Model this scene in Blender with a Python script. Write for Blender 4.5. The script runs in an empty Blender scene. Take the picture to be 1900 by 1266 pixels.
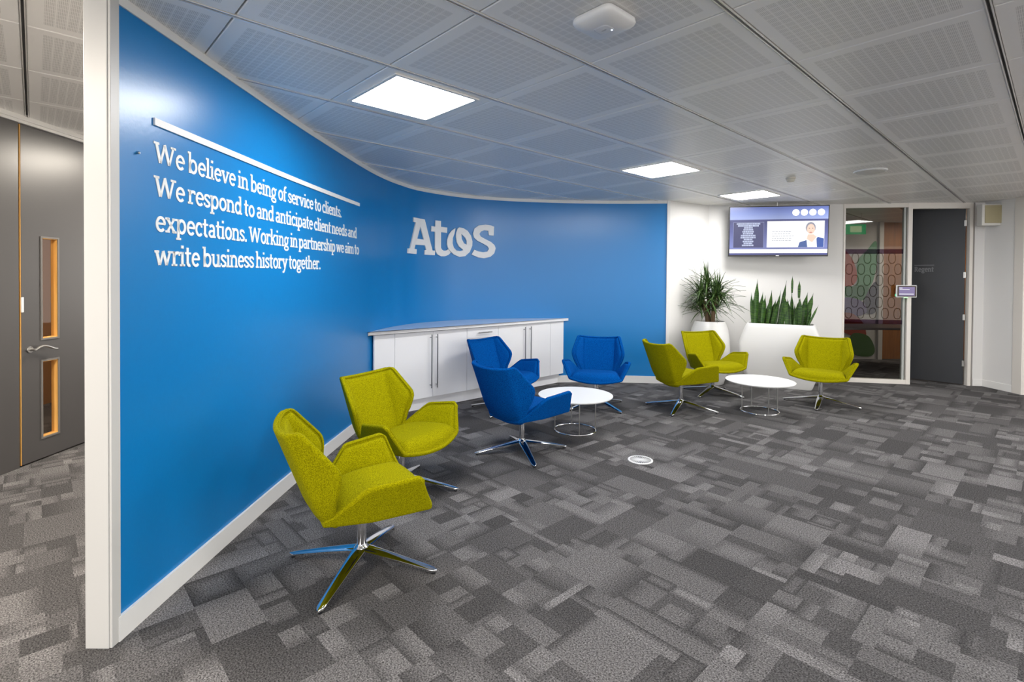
import bpy, bmesh, math, random
from mathutils import Vector, Matrix, geometry
from math import pi, sin, cos, radians as R

# ------------------------------------------------------------------ camera, world, exposure
scene = bpy.context.scene
COL = scene.collection
FPX, CYPX = 952.0, 530.4
PITCH, ROLL, CAM_H = -0.0132, 0.007, 1.516
CEIL = 2.675
cd = bpy.data.cameras.new('camera')
cam = bpy.data.objects.new('camera', cd); COL.objects.link(cam)
cd.sensor_fit = 'HORIZONTAL'; cd.sensor_width = 36.0
cd.lens = FPX / 1900.0 * 36.0
cd.shift_y = (CYPX - 633.0) / 1900.0
cd.clip_start = 0.05; cd.clip_end = 100
cam.matrix_world = (Matrix.Translation((0, 0, CAM_H)) @ Matrix.Rotation(pi / 2 + PITCH, 4, 'X')
                    @ Matrix.Rotation(ROLL, 4, 'Z'))
scene.camera = cam

w = bpy.data.worlds.new('world'); scene.world = w; w.use_nodes = True
w.node_tree.nodes['Background'].inputs[0].default_value = (1.0, 0.975, 0.945, 1)
w.node_tree.nodes['Background'].inputs[1].default_value = 2.6

scene.view_settings.view_transform = 'Standard'
scene.view_settings.look = 'None'
scene.view_settings.gamma = 1
scene.view_settings.use_curve_mapping = False
scene.view_settings.exposure = 0.17
PANEL_EMIT = 36.0
scene.cycles.max_bounces = 10
scene.cycles.diffuse_bounces = 5
scene.cycles.glossy_bounces = 4
scene.cycles.transparent_max_bounces = 12
scene.cycles.sample_clamp_indirect = 8.0

# ------------------------------------------------------------------ helpers
def srgb(r, g, b):
    f = lambda c: (c / 255 / 12.92) if c <= 10 else ((c / 255 + 0.055) / 1.055) ** 2.4
    return (f(r), f(g), f(b), 1)

def material(name, col=(0.8, 0.8, 0.8, 1), rough=0.5, metal=0.0, spec=0.5, emit=None, es=1.0, coat=0.0):
    m = bpy.data.materials.new(name); m.use_nodes = True
    p = m.node_tree.nodes['Principled BSDF']
    p.inputs['Base Color'].default_value = col
    p.inputs['Roughness'].default_value = rough
    p.inputs['Metallic'].default_value = metal
    p.inputs['Specular IOR Level'].default_value = spec
    p.inputs['Coat Weight'].default_value = coat
    if emit:
        p.inputs['Emission Color'].default_value = emit
        p.inputs['Emission Strength'].default_value = es
    return m

def nd(m, typ, **kw):
    n = m.node_tree.nodes.new(typ)
    for k, v in kw.items(): setattr(n, k, v)
    return n

def ln(m, a, b): m.node_tree.links.new(a, b)

def math_node(m, op, a, b=None):
    n = nd(m, 'ShaderNodeMath', operation=op)
    for i, v in enumerate((a, b)):
        if v is None: continue
        if isinstance(v, (int, float)): n.inputs[i].default_value = v
        else: ln(m, v, n.inputs[i])
    return n.outputs[0]

class MB:
    """collects vertices and faces of ONE part"""
    def __init__(s): s.v = []; s.f = []; s.mi = []; s.cur = 0
    def add(s, vs, fs):
        o = len(s.v); s.v += [tuple(p) for p in vs]
        s.f += [[i + o for i in f] for f in fs]; s.mi += [s.cur] * len(fs)
        return s
    def box(s, x0, x1, y0, y1, z0, z1, mat=None):
        vs = [(x, y, z) for z in (z0, z1) for y in (y0, y1) for x in (x0, x1)]
        if mat: vs = [mat @ Vector(p) for p in vs]
        return s.add(vs, [(0, 2, 3, 1), (4, 5, 7, 6), (0, 1, 5, 4), (2, 6, 7, 3), (0, 4, 6, 2), (1, 3, 7, 5)])
    def prism(s, poly, z0, z1):
        a = sum(poly[i][0] * poly[(i + 1) % len(poly)][1] - poly[(i + 1) % len(poly)][0] * poly[i][1] for i in range(len(poly)))
        if a < 0: poly = poly[::-1]
        n = len(poly)
        vs = [(p[0], p[1], z0) for p in poly] + [(p[0], p[1], z1) for p in poly]
        fs = [list(range(n))[::-1], list(range(n, 2 * n))] + [(i, (i + 1) % n, n + (i + 1) % n, n + i) for i in range(n)]
        return s.add(vs, fs)
    def lathe(s, prof, n=32, c=(0, 0, 0)):
        vs = []; fs = []
        for r, z in prof:
            for i in range(n):
                a = 2 * pi * i / n; vs.append((c[0] + r * cos(a), c[1] + r * sin(a), c[2] + z))
        for j in range(len(prof) - 1):
            for i in range(n):
                k = (i + 1) % n; fs.append((j * n + i, j * n + k, (j + 1) * n + k, (j + 1) * n + i))
        fs.append(list(range(n))[::-1]); fs.append([(len(prof) - 1) * n + i for i in range(n)])
        return s.add(vs, fs)
    def tube(s, path, r, n=10, closed=False):
        path = [Vector(p) for p in path]; m = len(path); vs = []; fs = []
        rr = r if isinstance(r, (list, tuple)) else [r] * m
        up = None
        for i, p in enumerate(path):
            a = path[(i - 1) % m] if (closed or i > 0) else p
            b = path[(i + 1) % m] if (closed or i < m - 1) else p
            t = (b - a).normalized()
            if up is None: up = Vector((0, 0, 1)) if abs(t.z) < .9 else Vector((1, 0, 0))
            x = t.cross(up).normalized(); y = x.cross(t).normalized(); up = y
            for k in range(n):
                q = 2 * pi * k / n; vs.append(p + (x * cos(q) + y * sin(q)) * rr[i])
        for i in range(m if closed else m - 1):
            j = (i + 1) % m
            for k in range(n):
                l = (k + 1) % n; fs.append((i * n + k, i * n + l, j * n + l, j * n + k))
        if not closed:
            fs.append(list(range(n))[::-1]); fs.append([(m - 1) * n + k for k in range(n)])
        return s.add(vs, fs)
    def build(s, name, mats, parent=None, smooth=False, bevel=0, sharp=35):
        me = bpy.data.meshes.new(name); me.from_pydata(s.v, [], s.f)
        if not isinstance(mats, (list, tuple)): mats = [mats]
        for m in mats: me.materials.append(m)
        me.polygons.foreach_set('material_index', s.mi)
        bm = bmesh.new(); bm.from_mesh(me); bmesh.ops.recalc_face_normals(bm, faces=bm.faces); bm.to_mesh(me); bm.free()
        if smooth:
            me.polygons.foreach_set('use_smooth', [True] * len(me.polygons))
            me.set_sharp_from_angle(angle=R(sharp))
        me.update()
        o = bpy.data.objects.new(name, me); COL.objects.link(o)
        if parent: o.parent = parent
        if bevel:
            b = o.modifiers.new('bevel', 'BEVEL'); b.width = bevel; b.segments = 2; b.limit_method = 'ANGLE'; b.angle_limit = R(40)
        return o

def tag(o, label=None, cat=None, group=None, kind=None):
    if label: o['label'] = label
    if cat: o['category'] = cat
    if group: o['group'] = group
    if kind: o['kind'] = kind
    return o

def empty(name, loc=(0, 0, 0), rz=0.0):
    o = bpy.data.objects.new(name, None); COL.objects.link(o)
    o.empty_display_size = .1; o.location = loc; o.rotation_euler = (0, 0, rz); return o

def kids(o): return [c for c in bpy.data.objects if c.parent == o]

def copy_tree(o, parent=None):
    c = o.copy(); COL.objects.link(c)
    if parent: c.parent = parent
    for ch in kids(o): copy_tree(ch, c)
    return c

def struct(o): o['kind'] = 'structure'; return o

def basis(origin, xdir, zup=(0, 0, 1)):
    """matrix whose X runs along xdir (horizontal), Z up, Y away"""
    x = Vector((xdir[0], xdir[1], 0)).normalized(); z = Vector(zup); y = z.cross(x)
    m = Matrix((x, y, z)).transposed().to_4x4(); m.translation = Vector((origin[0], origin[1], origin[2] if len(origin) > 2 else 0))
    return m

# ------------------------------------------------------------------ materials
def make_carpet():
    m = material('carpet', rough=0.95, spec=0.1); p = m.node_tree.nodes['Principled BSDF']
    at = nd(m, 'ShaderNodeAttribute', attribute_name='tone')
    tc = nd(m, 'ShaderNodeTexCoord')
    n1 = nd(m, 'ShaderNodeTexNoise'); n1.inputs['Scale'].default_value = 150; n1.inputs['Detail'].default_value = 1.5
    ln(m, tc.outputs['Object'], n1.inputs['Vector'])
    mp = nd(m, 'ShaderNodeMapping'); mp.inputs['Scale'].default_value = (1, 3.2, 1)
    ln(m, tc.outputs['Object'], mp.inputs['Vector'])
    n2 = nd(m, 'ShaderNodeTexNoise'); n2.inputs['Scale'].default_value = 75; n2.inputs['Detail'].default_value = 2
    ln(m, mp.outputs[0], n2.inputs['Vector'])
    s1 = math_node(m, 'MULTIPLY_ADD', n1.outputs['Fac'], 3.6); s1.node.inputs[2].default_value = -0.8
    s2 = math_node(m, 'MULTIPLY_ADD', n2.outputs['Fac'], 1.2); s2.node.inputs[2].default_value = 0.4
    t = math_node(m, 'MULTIPLY', math_node(m, 'MULTIPLY', s1, s2), at.outputs['Fac'])
    cr = nd(m, 'ShaderNodeMix', data_type='RGBA'); cr.clamp_factor = False
    cr.inputs[6].default_value = (0.004, 0.004, 0.0045, 1); cr.inputs[7].default_value = (0.168, 0.161, 0.162, 1)
    ln(m, t, cr.inputs[0]); ln(m, cr.outputs[2], p.inputs['Base Color'])
    bp = nd(m, 'ShaderNodeBump'); bp.inputs['Strength'].default_value = .5; bp.inputs['Distance'].default_value = .004
    ln(m, n1.outputs['Fac'], bp.inputs['Height']); ln(m, bp.outputs[0], p.inputs['Normal'])
    return m

def make_fabric(name, dark, light):
    m = material(name, rough=0.95, spec=0.06); p = m.node_tree.nodes['Principled BSDF']
    tc = nd(m, 'ShaderNodeTexCoord')
    n1 = nd(m, 'ShaderNodeTexNoise'); n1.inputs['Scale'].default_value = 230; n1.inputs['Detail'].default_value = 2
    ln(m, tc.outputs['Object'], n1.inputs['Vector'])
    r = nd(m, 'ShaderNodeValToRGB'); r.color_ramp.elements[0].position = .36; r.color_ramp.elements[1].position = .64
    r.color_ramp.elements[0].color = dark; r.color_ramp.elements[1].color = light
    ln(m, n1.outputs['Fac'], r.inputs[0]); ln(m, r.outputs[0], p.inputs['Base Color'])
    bp = nd(m, 'ShaderNodeBump'); bp.inputs['Strength'].default_value = .25; bp.inputs['Distance'].default_value = .002
    ln(m, n1.outputs['Fac'], bp.inputs['Height']); ln(m, bp.outputs[0], p.inputs['Normal'])
    p.inputs['Sheen Weight'].default_value = 0
    return m

def make_ceiling_tile():
    """perforated metal pan: rows of pin holes in blocks; object coordinates are in metres from the grid origin"""
    m = material('ceiling_tile', (0.66, 0.645, 0.625, 1), rough=0.36, spec=0.62); p = m.node_tree.nodes['Principled BSDF']
    tc = nd(m, 'ShaderNodeTexCoord'); sx = nd(m, 'ShaderNodeSeparateXYZ'); ln(m, tc.outputs['Object'], sx.inputs[0])
    T = TILE
    def axis(o, blocks, dots):
        f = math_node(m, 'FRACT', math_node(m, 'DIVIDE', o, T))
        inside = math_node(m, 'LESS_THAN', math_node(m, 'ABSOLUTE', math_node(m, 'SUBTRACT', f, .5)), .405)
        g = math_node(m, 'FRACT', math_node(m, 'MULTIPLY', math_node(m, 'SUBTRACT', f, .095), blocks / .81))
        gap = math_node(m, 'LESS_THAN', math_node(m, 'ABSOLUTE', math_node(m, 'SUBTRACT', g, .5)), .43)
        d = math_node(m, 'FRACT', math_node(m, 'MULTIPLY', g, dots))
        dd = math_node(m, 'SUBTRACT', d, .5)
        return math_node(m, 'MULTIPLY', inside, gap), math_node(m, 'MULTIPLY', dd, dd)
    mx, dx = axis(sx.outputs[0], 14, 7)
    my, dy = axis(sx.outputs[1], 14, 7)
    hole = math_node(m, 'LESS_THAN', math_node(m, 'ADD', dx, dy), .125)
    hole = math_node(m, 'MULTIPLY', hole, math_node(m, 'MULTIPLY', mx, my))
    mix = nd(m, 'ShaderNodeMix', data_type='RGBA')
    mix.inputs[6].default_value = (0.91, 0.895, 0.87, 1); mix.inputs[7].default_value = (0.50, 0.49, 0.47, 1)
    ln(m, hole, mix.inputs[0]); ln(m, mix.outputs[2], p.inputs['Base Color'])
    return m

def make_wood(name, a, b, scale=9, rough=.45):
    m = material(name, rough=rough); p = m.node_tree.nodes['Principled BSDF']
    tc = nd(m, 'ShaderNodeTexCoord'); mp = nd(m, 'ShaderNodeMapping'); mp.inputs['Scale'].default_value = (scale, scale, .6)
    ln(m, tc.outputs['Object'], mp.inputs['Vector'])
    n = nd(m, 'ShaderNodeTexNoise'); n.inputs['Scale'].default_value = 3; n.inputs['Detail'].default_value = 5
    ln(m, mp.outputs[0], n.inputs['Vector'])
    r = nd(m, 'ShaderNodeValToRGB'); r.color_ramp.elements[0].color = a; r.color_ramp.elements[1].color = b
    r.color_ramp.elements[0].position = .3; r.color_ramp.elements[1].position = .7
    ln(m, n.outputs['Fac'], r.inputs[0]); ln(m, r.outputs[0], p.inputs['Base Color'])
    return m

def make_blue_wall():
    m = material('blue_wall_paper', (0.0, 0.188, 0.51, 1), rough=.30, spec=.55); p = m.node_tree.nodes['Principled BSDF']
    tc = nd(m, 'ShaderNodeTexCoord')
    n = nd(m, 'ShaderNodeTexNoise'); n.inputs['Scale'].default_value = 55; n.inputs['Detail'].default_value = 2
    ln(m, tc.outputs['Object'], n.inputs['Vector'])
    bp = nd(m, 'ShaderNodeBump'); bp.inputs['Strength'].default_value = .06; bp.inputs['Distance'].default_value = .006
    ln(m, n.outputs['Fac'], bp.inputs['Height']); ln(m, bp.outputs[0], p.inputs['Normal'])
    return m

def make_film(name, tint):
    m = bpy.data.materials.new(name); m.use_nodes = True; nt = m.node_tree; nt.nodes.clear()
    o = nd(m, 'ShaderNodeOutputMaterial'); t = nd(m, 'ShaderNodeBsdfTransparent'); t.inputs[0].default_value = tint
    ln(m, t.outputs[0], o.inputs[0]); return m

def make_glass(name, tint):
    m = bpy.data.materials.new(name); m.use_nodes = True; nt = m.node_tree; nt.nodes.clear()
    o = nd(m, 'ShaderNodeOutputMaterial'); t = nd(m, 'ShaderNodeBsdfTransparent'); g = nd(m, 'ShaderNodeBsdfGlossy')
    t.inputs[0].default_value = tint; g.inputs['Roughness'].default_value = .02
    f = nd(m, 'ShaderNodeFresnel'); f.inputs[0].default_value = 1.45
    mx = nd(m, 'ShaderNodeMixShader'); gq = nd(m, 'ShaderNodeNewGeometry')
    ln(m, math_node(m, 'MULTIPLY', f.outputs[0], math_node(m, 'SUBTRACT', 1.0, gq.outputs['Backfacing'])), mx.inputs[0]); ln(m, t.outputs[0], mx.inputs[1]); ln(m, g.outputs[0], mx.inputs[2])
    ln(m, mx.outputs[0], o.inputs[0]); return m

GRID_ROT = -0.8207
GRID_X, GRID_Y = -0.2278, 1.4212         # grid origin in the grid's own frame
TILE = 0.765
M_ = {}
M_['carpet'] = make_carpet()
M_['tile'] = make_ceiling_tile()
M_['rail'] = material('ceiling_rail', (0.78, 0.77, 0.75, 1), rough=.25, metal=.3)
M_['void'] = material('ceiling_gap', (0.16, 0.16, 0.16, 1), rough=.9)
M_['blue_wall'] = make_blue_wall()
M_['white'] = material('white_paint', (0.74, 0.728, 0.712, 1), rough=.6, spec=.3)
M_['trim'] = material('white_satin_trim', (0.80, 0.79, 0.77, 1), rough=.35)
M_['post'] = material('grey_white_post', (0.60, 0.59, 0.57, 1), rough=.4)
M_['cream'] = material('cream_frame', (0.74, 0.70, 0.645, 1), rough=.4)
M_['vinyl'] = material('white_vinyl', (0.86, 0.86, 0.85, 1), rough=.4, spec=.3)
M_['cab'] = material('white_laminate', (0.87, 0.87, 0.89, 1), rough=.25)
M_['top'] = material('white_worktop', (0.88, 0.885, 0.90, 1), rough=.14, spec=.6)
M_['table'] = material('white_table_top', (0.86, 0.86, 0.85, 1), rough=.35)
M_['planter'] = material('white_planter', (0.76, 0.752, 0.74, 1), rough=.3)
M_['chrome'] = material('polished_aluminium', (0.82, 0.82, 0.83, 1), rough=.09, metal=1)
M_['steel'] = material('brushed_steel', (0.55, 0.54, 0.52, 1), rough=.28, metal=1)
M_['handle'] = material('dark_steel', (0.30, 0.30, 0.30, 1), rough=.3, metal=1)
M_['green'] = make_fabric('lime_wool', (0.165, 0.153, 0.0, 1), (0.365, 0.34, 0.002, 1))
M_['bluef'] = make_fabric('royal_blue_wool', (0.0, 0.035, 0.19, 1), (0.0, 0.105, 0.40, 1))
M_['dark_panel'] = material('dark_grey_laminate', (0.072, 0.068, 0.068, 1), rough=.32)
M_['door_dark'] = material('charcoal_door', (0.027, 0.029, 0.034, 1), rough=.4)
M_['wood'] = make_wood('ash_lipping', srgb(205, 150, 75), srgb(235, 185, 105))
M_['oak'] = make_wood('oak_veneer', srgb(150, 95, 45), srgb(180, 118, 60))
M_['tan'] = material('tan_wall', srgb(190, 145, 95), rough=.7)
M_['soil'] = material('soil', (0.035, 0.024, 0.016, 1), rough=.95)
M_['black'] = material('black_plastic', (0.012, 0.012, 0.014, 1), rough=.3)
M_['plastic'] = material('white_plastic', (0.80, 0.80, 0.80, 1), rough=.35)
M_['diffuser'] = material('lit_diffuser', (0.9, 0.9, 0.9, 1), emit=(1.0, 0.985, 0.965, 1), es=PANEL_EMIT)
M_['fill_diffuser'] = material('lit_fill_diffuser', (0.9, 0.9, 0.9, 1), emit=(1.0, 0.91, 0.79, 1), es=PANEL_EMIT * 2.1)  # stronger warm glow for the added corridor fill panels
M_['glass'] = make_glass('tinted_glass', (0.74, 0.74, 0.72, 1))
M_['clear'] = make_glass('clear_glass', (0.9, 0.88, 0.85, 1))
# ------------------------------------------------------------------ floor
def carpet_floor():
    rnd = random.Random(7)
    V = []; F = []; tones = []
    def quad(x0, y0, x1, y1, t):
        o = len(V); V.extend([(x0, y0, 0), (x1, y0, 0), (x1, y1, 0), (x0, y1, 0)]); F.append((o, o + 1, o + 2, o + 3)); tones.extend(t)
    def leaf(x0, y0, x1, y1):
        b = rnd.choice((.36, .40, .44, .52, .60, .70, .80, .5, .42, .38)) * rnd.uniform(.9, 1.1)
        k = rnd.random(); wx, wy = x1 - x0, y1 - y0
        hi = min(1.1, b + rnd.uniform(.15, .4)); lo = max(.3, b - rnd.uniform(.06, .16))
        if k < .40: quad(x0, y0, x1, y1, (b,) * 4)
        elif k < .66:
            f = rnd.uniform(.35, .75); xm = x0 + wx * f
            if rnd.random() < .5: quad(x0, y0, xm, y1, (lo, hi, hi, lo)); quad(xm, y0, x1, y1, (hi, hi, hi, hi))
            else: quad(x0, y0, xm, y1, (hi,) * 4); quad(xm, y0, x1, y1, (hi, lo, lo, hi))
        elif k < .95:
            f = rnd.uniform(.35, .75); ym = y0 + wy * f
            if rnd.random() < .5: quad(x0, y0, x1, ym, (lo, lo, hi, hi)); quad(x0, ym, x1, y1, (hi,) * 4)
            else: quad(x0, y0, x1, ym, (hi,) * 4); quad(x0, ym, x1, y1, (hi, hi, lo, lo))
        else:                                     # bright core with a dark hem
            e = min(wx, wy) * .34; a, c, d, g = x0 + e, y0 + e, x1 - e, y1 - e
            quad(a, c, d, g, (hi,) * 4)
            o = len(V)
            V.extend([(x0, y0, 0), (x1, y0, 0), (x1, y1, 0), (x0, y1, 0), (a, c, 0), (d, c, 0), (d, g, 0), (a, g, 0)])
            for i in range(4):
                j = (i + 1) % 4; F.append((o + i, o + j, o + 4 + j, o + 4 + i)); tones.extend((lo, lo, hi, hi))
    def split(x0, y0, x1, y1):
        wx, wy = x1 - x0, y1 - y0; a = wx * wy
        if max(wx, wy) < .75 and (a < .02 or (a < .13 and rnd.random() < .27) or min(wx, wy) < .09):
            return leaf(x0, y0, x1, y1)
        f = rnd.choice((.22, .33, .42, .5, .6, .7, .8))
        if wx * rnd.uniform(.6, 1.4) > wy and wx > .14:
            m = x0 + wx * f; split(x0, y0, m, y1); split(m, y0, x1, y1)
        else:
            m = y0 + wy * f; split(x0, y0, x1, m); split(x0, m, x1, y1)
    n = 1.0
    for i in range(-11, 12):
        for j in range(-11, 12): split(i * n, j * n, (i + 1) * n, (j + 1) * n)
    me = bpy.data.meshes.new('floor'); me.from_pydata(V, [], F); me.materials.append(M_['carpet'])
    at = me.color_attributes.new('tone', 'FLOAT_COLOR', 'CORNER')
    buf = []
    for t in tones: buf += [t, t, t, 1]
    at.data.foreach_set('color', buf)
    o = bpy.data.objects.new('floor', me); COL.objects.link(o)
    o.location = (2.0, 4.5, 0); o.rotation_euler = (0, 0, GRID_ROT)
    return struct(o)
carpet_floor()

# ------------------------------------------------------------------ ceilings
def ceiling(name, gx, gy, rot, z, keep_left, xlim):
    """metal pans between rails; keep_left chooses the side of the partition"""
    m = MB(); T = TILE
    for i in range(-16, 17):
        for j in range(-16, 17):
            x0, x1, y0, y1 = i * T + .013, (i + 1) * T - .013, j * T + .0035, (j + 1) * T - .0035
            o = len(m.v); e = .004
            m.v += [(x0 + e, y0 + e, 0), (x1 - e, y0 + e, 0), (x1 - e, y1 - e, 0), (x0 + e, y1 - e, 0), (x0, y0, .004), (x1, y0, .004), (x1, y1, .004), (x0, y1, .004),
                    (x0, y0, .02), (x1, y0, .02), (x1, y1, .02), (x0, y1, .02)]
            fs = [(o + 3, o + 2, o + 1, o)]
            for a in range(4):
                b = (a + 1) % 4
                fs += [(o + a, o + b, o + 4 + b, o + 4 + a), (o + 4 + a, o + 4 + b, o + 8 + b, o + 8 + a)]
            m.f += fs; m.mi += [0] * len(fs)
    m.cur = 1
    for i in range(-16, 18):
        for s in (-1, 1): m.box(i * T + s * .0085 - .0028, i * T + s * .0085 + .0028, -13, 13, -.004, .016)
    m.cur = 2
    m.box(-13, 13, -13, 13, .02, .03)
    me = bpy.data.meshes.new(name); me.from_pydata(m.v, [], m.f)
    for k in ('tile', 'rail', 'void'): me.materials.append(M_[k])
    me.polygons.foreach_set('material_index', m.mi)
    c, s = cos(rot), sin(rot)
    W = Matrix.Translation((gx * cos(GRID_ROT) - gy * sin(GRID_ROT), gx * sin(GRID_ROT) + gy * cos(GRID_ROT), z)) @ Matrix.Rotation(rot, 4, 'Z')
    me.transform(W)
    bm = bmesh.new(); bm.from_mesh(me)
    def cut(co, no):
        bmesh.ops.bisect_plane(bm, geom=bm.verts[:] + bm.edges[:] + bm.faces[:], plane_co=co, plane_no=no, clear_outer=True)
    cut((-1.675, 0, 0), (1, 0, 0) if keep_left else (-1, 0, 0))
    cut((xlim[0], 0, 0), (-1, 0, 0)); cut((xlim[1], 0, 0), (1, 0, 0)); cut((0, xlim[2], 0), (0, -1, 0)); cut((0, xlim[3], 0), (0, 1, 0))
    bm.to_mesh(me); bm.free()
    me.transform(W.inverted())
    o = bpy.data.objects.new(name, me); COL.objects.link(o); o.matrix_world = W
    return struct(o)
ceiling('ceiling', GRID_X, GRID_Y, GRID_ROT, CEIL, False, (-9, 9.6, -3.5, 12.2))
ceiling('ceiling_corridor', -3.558, -.035, GRID_ROT + pi / 2, 2.77, True, (-6, 9, -3.5, 8))

# ------------------------------------------------------------------ blue curved partition
WP = [(-1.628, 2.105), (-1.612, 3.0), (-1.598, 3.7), (-1.558, 4.6), (-1.512, 5.32), (-1.46, 5.75), (-1.365, 6.14), (-1.17, 6.6), (-.70, 7.08), (-.09, 7.37), (.7, 7.53), (1.5, 7.56), (2.29, 7.50)]
def catmull(P, n=12):
    P = [Vector(p) for p in P]; P = [2 * P[0] - P[1]] + P + [2 * P[-1] - P[-2]]; o = []
    for i in range(1, len(P) - 2):
        a, b, c, d = P[i - 1:i + 3]
        for k in range(n):
            t = k / n; o.append(.5 * (2 * b + (c - a) * t + (2 * a - 5 * b + 4 * c - d) * t * t + (3 * b - 3 * c + d - a) * t ** 3))
    o.append(P[-2]); return o
WC = catmull(WP); WS = [0.0]
for a, b in zip(WC, WC[1:]): WS.append(WS[-1] + (b - a).length)
WN = []                                              # unit normals pointing into the room
for i in range(len(WC)):
    t = (WC[min(i + 1, len(WC) - 1)] - WC[max(i - 1, 0)]).normalized(); WN.append(Vector((t.y, -t.x)))
def wall_at(s, off=0.0):
    i = max(0, min(len(WS) - 2, next((k for k in range(len(WS) - 1) if WS[k + 1] >= s), len(WS) - 2)))
    f = (s - WS[i]) / (WS[i + 1] - WS[i]); p = WC[i].lerp(WC[i + 1], f); n = WN[i].lerp(WN[i + 1], f).normalized()
    return p + n * off
def strip(name, mat, off0, off1, z0, z1, s0=0.0, s1=None, parent=None):
    s1 = WS[-1] if s1 is None else s1
    ss = [s0] + [s for s in WS if s0 + 1e-4 < s < s1 - 1e-4] + [s1]
    m = MB(); n = len(ss)
    for s in ss:
        a, b = wall_at(s, off0), wall_at(s, off1)
        m.v += [(a.x, a.y, z0), (b.x, b.y, z0), (b.x, b.y, z1), (a.x, a.y, z1)]
    fs = []
    for i in range(n - 1):
        for k in range(4): l = (k + 1) % 4; fs.append((4 * i + k, 4 * i + l, 4 * i + 4 + l, 4 * i + 4 + k))
    fs += [(0, 1, 2, 3), (4 * n - 1, 4 * n - 2, 4 * n - 3, 4 * n - 4)]
    m.f = fs; m.mi = [0] * len(fs)
    return m.build(name, mat, parent, smooth=True)
struct(strip('wall_middle', M_['blue_wall'], -.012, 0, 0, 2.8))
struct(strip('wall_corridor', M_['white'], -.098, -.0125, 0, 2.8))
struct(strip('baseboard_middle', M_['trim'], 0, .014, 0, .102))
struct(strip('trim_1', M_['trim'], 0, .008, CEIL - .042, CEIL + .03))
m = MB(); m.box(-1.724, -1.629, 2.066, 2.108, 0, 2.82); struct(m.build('trim_2', M_['post'], bevel=.002))    # end post
m = MB(); m.box(-1.6285, -1.618, 2.070, 2.118, 0, 2.70); struct(m.build('trim_3', M_['post'], bevel=.002))    # edge strip
e = wall_at(WS[-1]); m = MB(); m.prism([(e.x - .035, e.y - .012), (e.x + .01, e.y - .014), (e.x + .01, e.y + .10), (e.x - .035, e.y + .10)], 0, CEIL)
struct(m.build('trim_4', M_['trim'], bevel=.002))

# ------------------------------------------------------------------ white walls at the back
def wall_seg(name, a, b, z0, z1, th=.1, mat=None, parent=None, bevel=0):
    """upright slab from a to b, the room on its right when walking a->b"""
    a, b = Vector(a), Vector(b); t = (b - a).normalized(); n = Vector((-t.y, t.x)) * th
    m = MB(); m.prism([a, b, b + n, a + n], z0, z1); return m.build(name, mat or M_['white'], parent, bevel=bevel)
A0, A1, A2, A3, A4, A5, A6 = (2.30, 7.505), (3.05, 7.97), (4.985, 7.72), (5.87, 7.56), (6.69, 7.49), (6.87, 7.47), (6.89, 7.03)
struct(wall_seg('wall_return', A0, A1, 0, CEIL))
struct(wall_seg('wall_back', (A1[0] - .004, A1[1]), A2, 0, CEIL))
struct(wall_seg('wall_right_return', (6.74, 7.487), A5, 0, CEIL))
struct(wall_seg('wall_right_pier', A5, A6, 0, CEIL))
def base(name, a, b, h=.1, th=.012):
    a, b = Vector(a), Vector(b); t = (b - a).normalized(); n = Vector((t.y, -t.x)) * th
    m = MB(); m.prism([a, b, b + n, a + n], 0, h); return struct(m.build(name, M_['trim'], bevel=.003))
base('baseboard_return', A0, A1); base('baseboard_back', A1, A2); base('baseboard_right', (6.74, 7.487), A5); base('baseboard_pier', A5, A6)
m = MB(); m.box(6.872, 6.962, 6.90, 7.032, 0, CEIL); struct(m.build('trim_5', M_['cream'], bevel=.004))
m = MB(); m.box(6.965, 7.85, 6.93, 6.975, 0, CEIL - .05); o = struct(m.build('door_3', M_['oak']))
m = MB(); m.box(6.962, 7.9, 6.90, 7.0, CEIL - .05, CEIL); struct(m.build('trim_6', M_['cream']))
m = MB(); m.prism([(7.85, 6.93), (9.6, 5.2), (9.7, 5.3), (7.95, 7.0)], 0, CEIL)
m.box(9.6, 9.7, -3.5, 5.2, 0, .45)
struct(m.build('wall_right', M_['white']))
wr = struct(empty('added_light_opening', (9.65, .85, .45)))                        # unseen bays added so world light enters and lifts the ceiling
m = MB()
for k in range(7): m.box(-.04, .04, -4.35 + k * 1.44, -4.27 + k * 1.44, 0, CEIL - .45)
m.box(-.05, .05, -4.35, 4.35, 0, .05); m.box(-.05, .05, -4.35, 4.35, CEIL - .50, CEIL - .45); m.build('frame', M_['trim'], wr)

# glazed screen: frame, pane and its film
def seg_box(m, a, b, t0, t1, y0, y1, z0, z1):
    """box between fractions t0..t1 of a->b, y measured away from the room"""
    a, b = Vector(a), Vector(b); d = b - a; n = Vector((-d.y, d.x)).normalized()
    p, q = a + d * t0, a + d * t1
    m.prism([p + n * y0, q + n * y0, q + n * y1, p + n * y1], z0, z1)
win = struct(empty('window_1', (0, 0, 0)))
m = MB()
seg_box(m, A2, A3, -.012, .018, -.012, .09, 0, CEIL); seg_box(m, A2, A3, .951, 1.0, -.012, .09, 0, CEIL)
seg_box(m, A2, A3, .018, .951, -.008, .09, 0, .062); seg_box(m, A2, A3, .018, .951, -.008, .09, CEIL - .062, CEIL)
m.build('frame', M_['cream'], win, bevel=.002)
m = MB(); seg_box(m, A2, A3, .905, .935, .02, .07, .062, CEIL - .062)
m.build('glazing_bead', material('grey_bead', (.42, .44, .42, 1), rough=.4), win)
m = MB(); seg_box(m, A2, A3, .018, .951, .035, .043, .062, CEIL - .062); m.build('pane', M_['glass'], win)
film = make_film('purple_film', (.60, .52, .64, 1)); loops = make_film('loop_film', (.58, .55, .51, 1))
m = MB(); seg_box(m, A2, A3, .018, .905, .0325, .0345, 1.93, 2.0); seg_box(m, A2, A3, .018, .905, .0325, .0345, .88, .945)
m.build('film_band', film, win)
m = MB()
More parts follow.
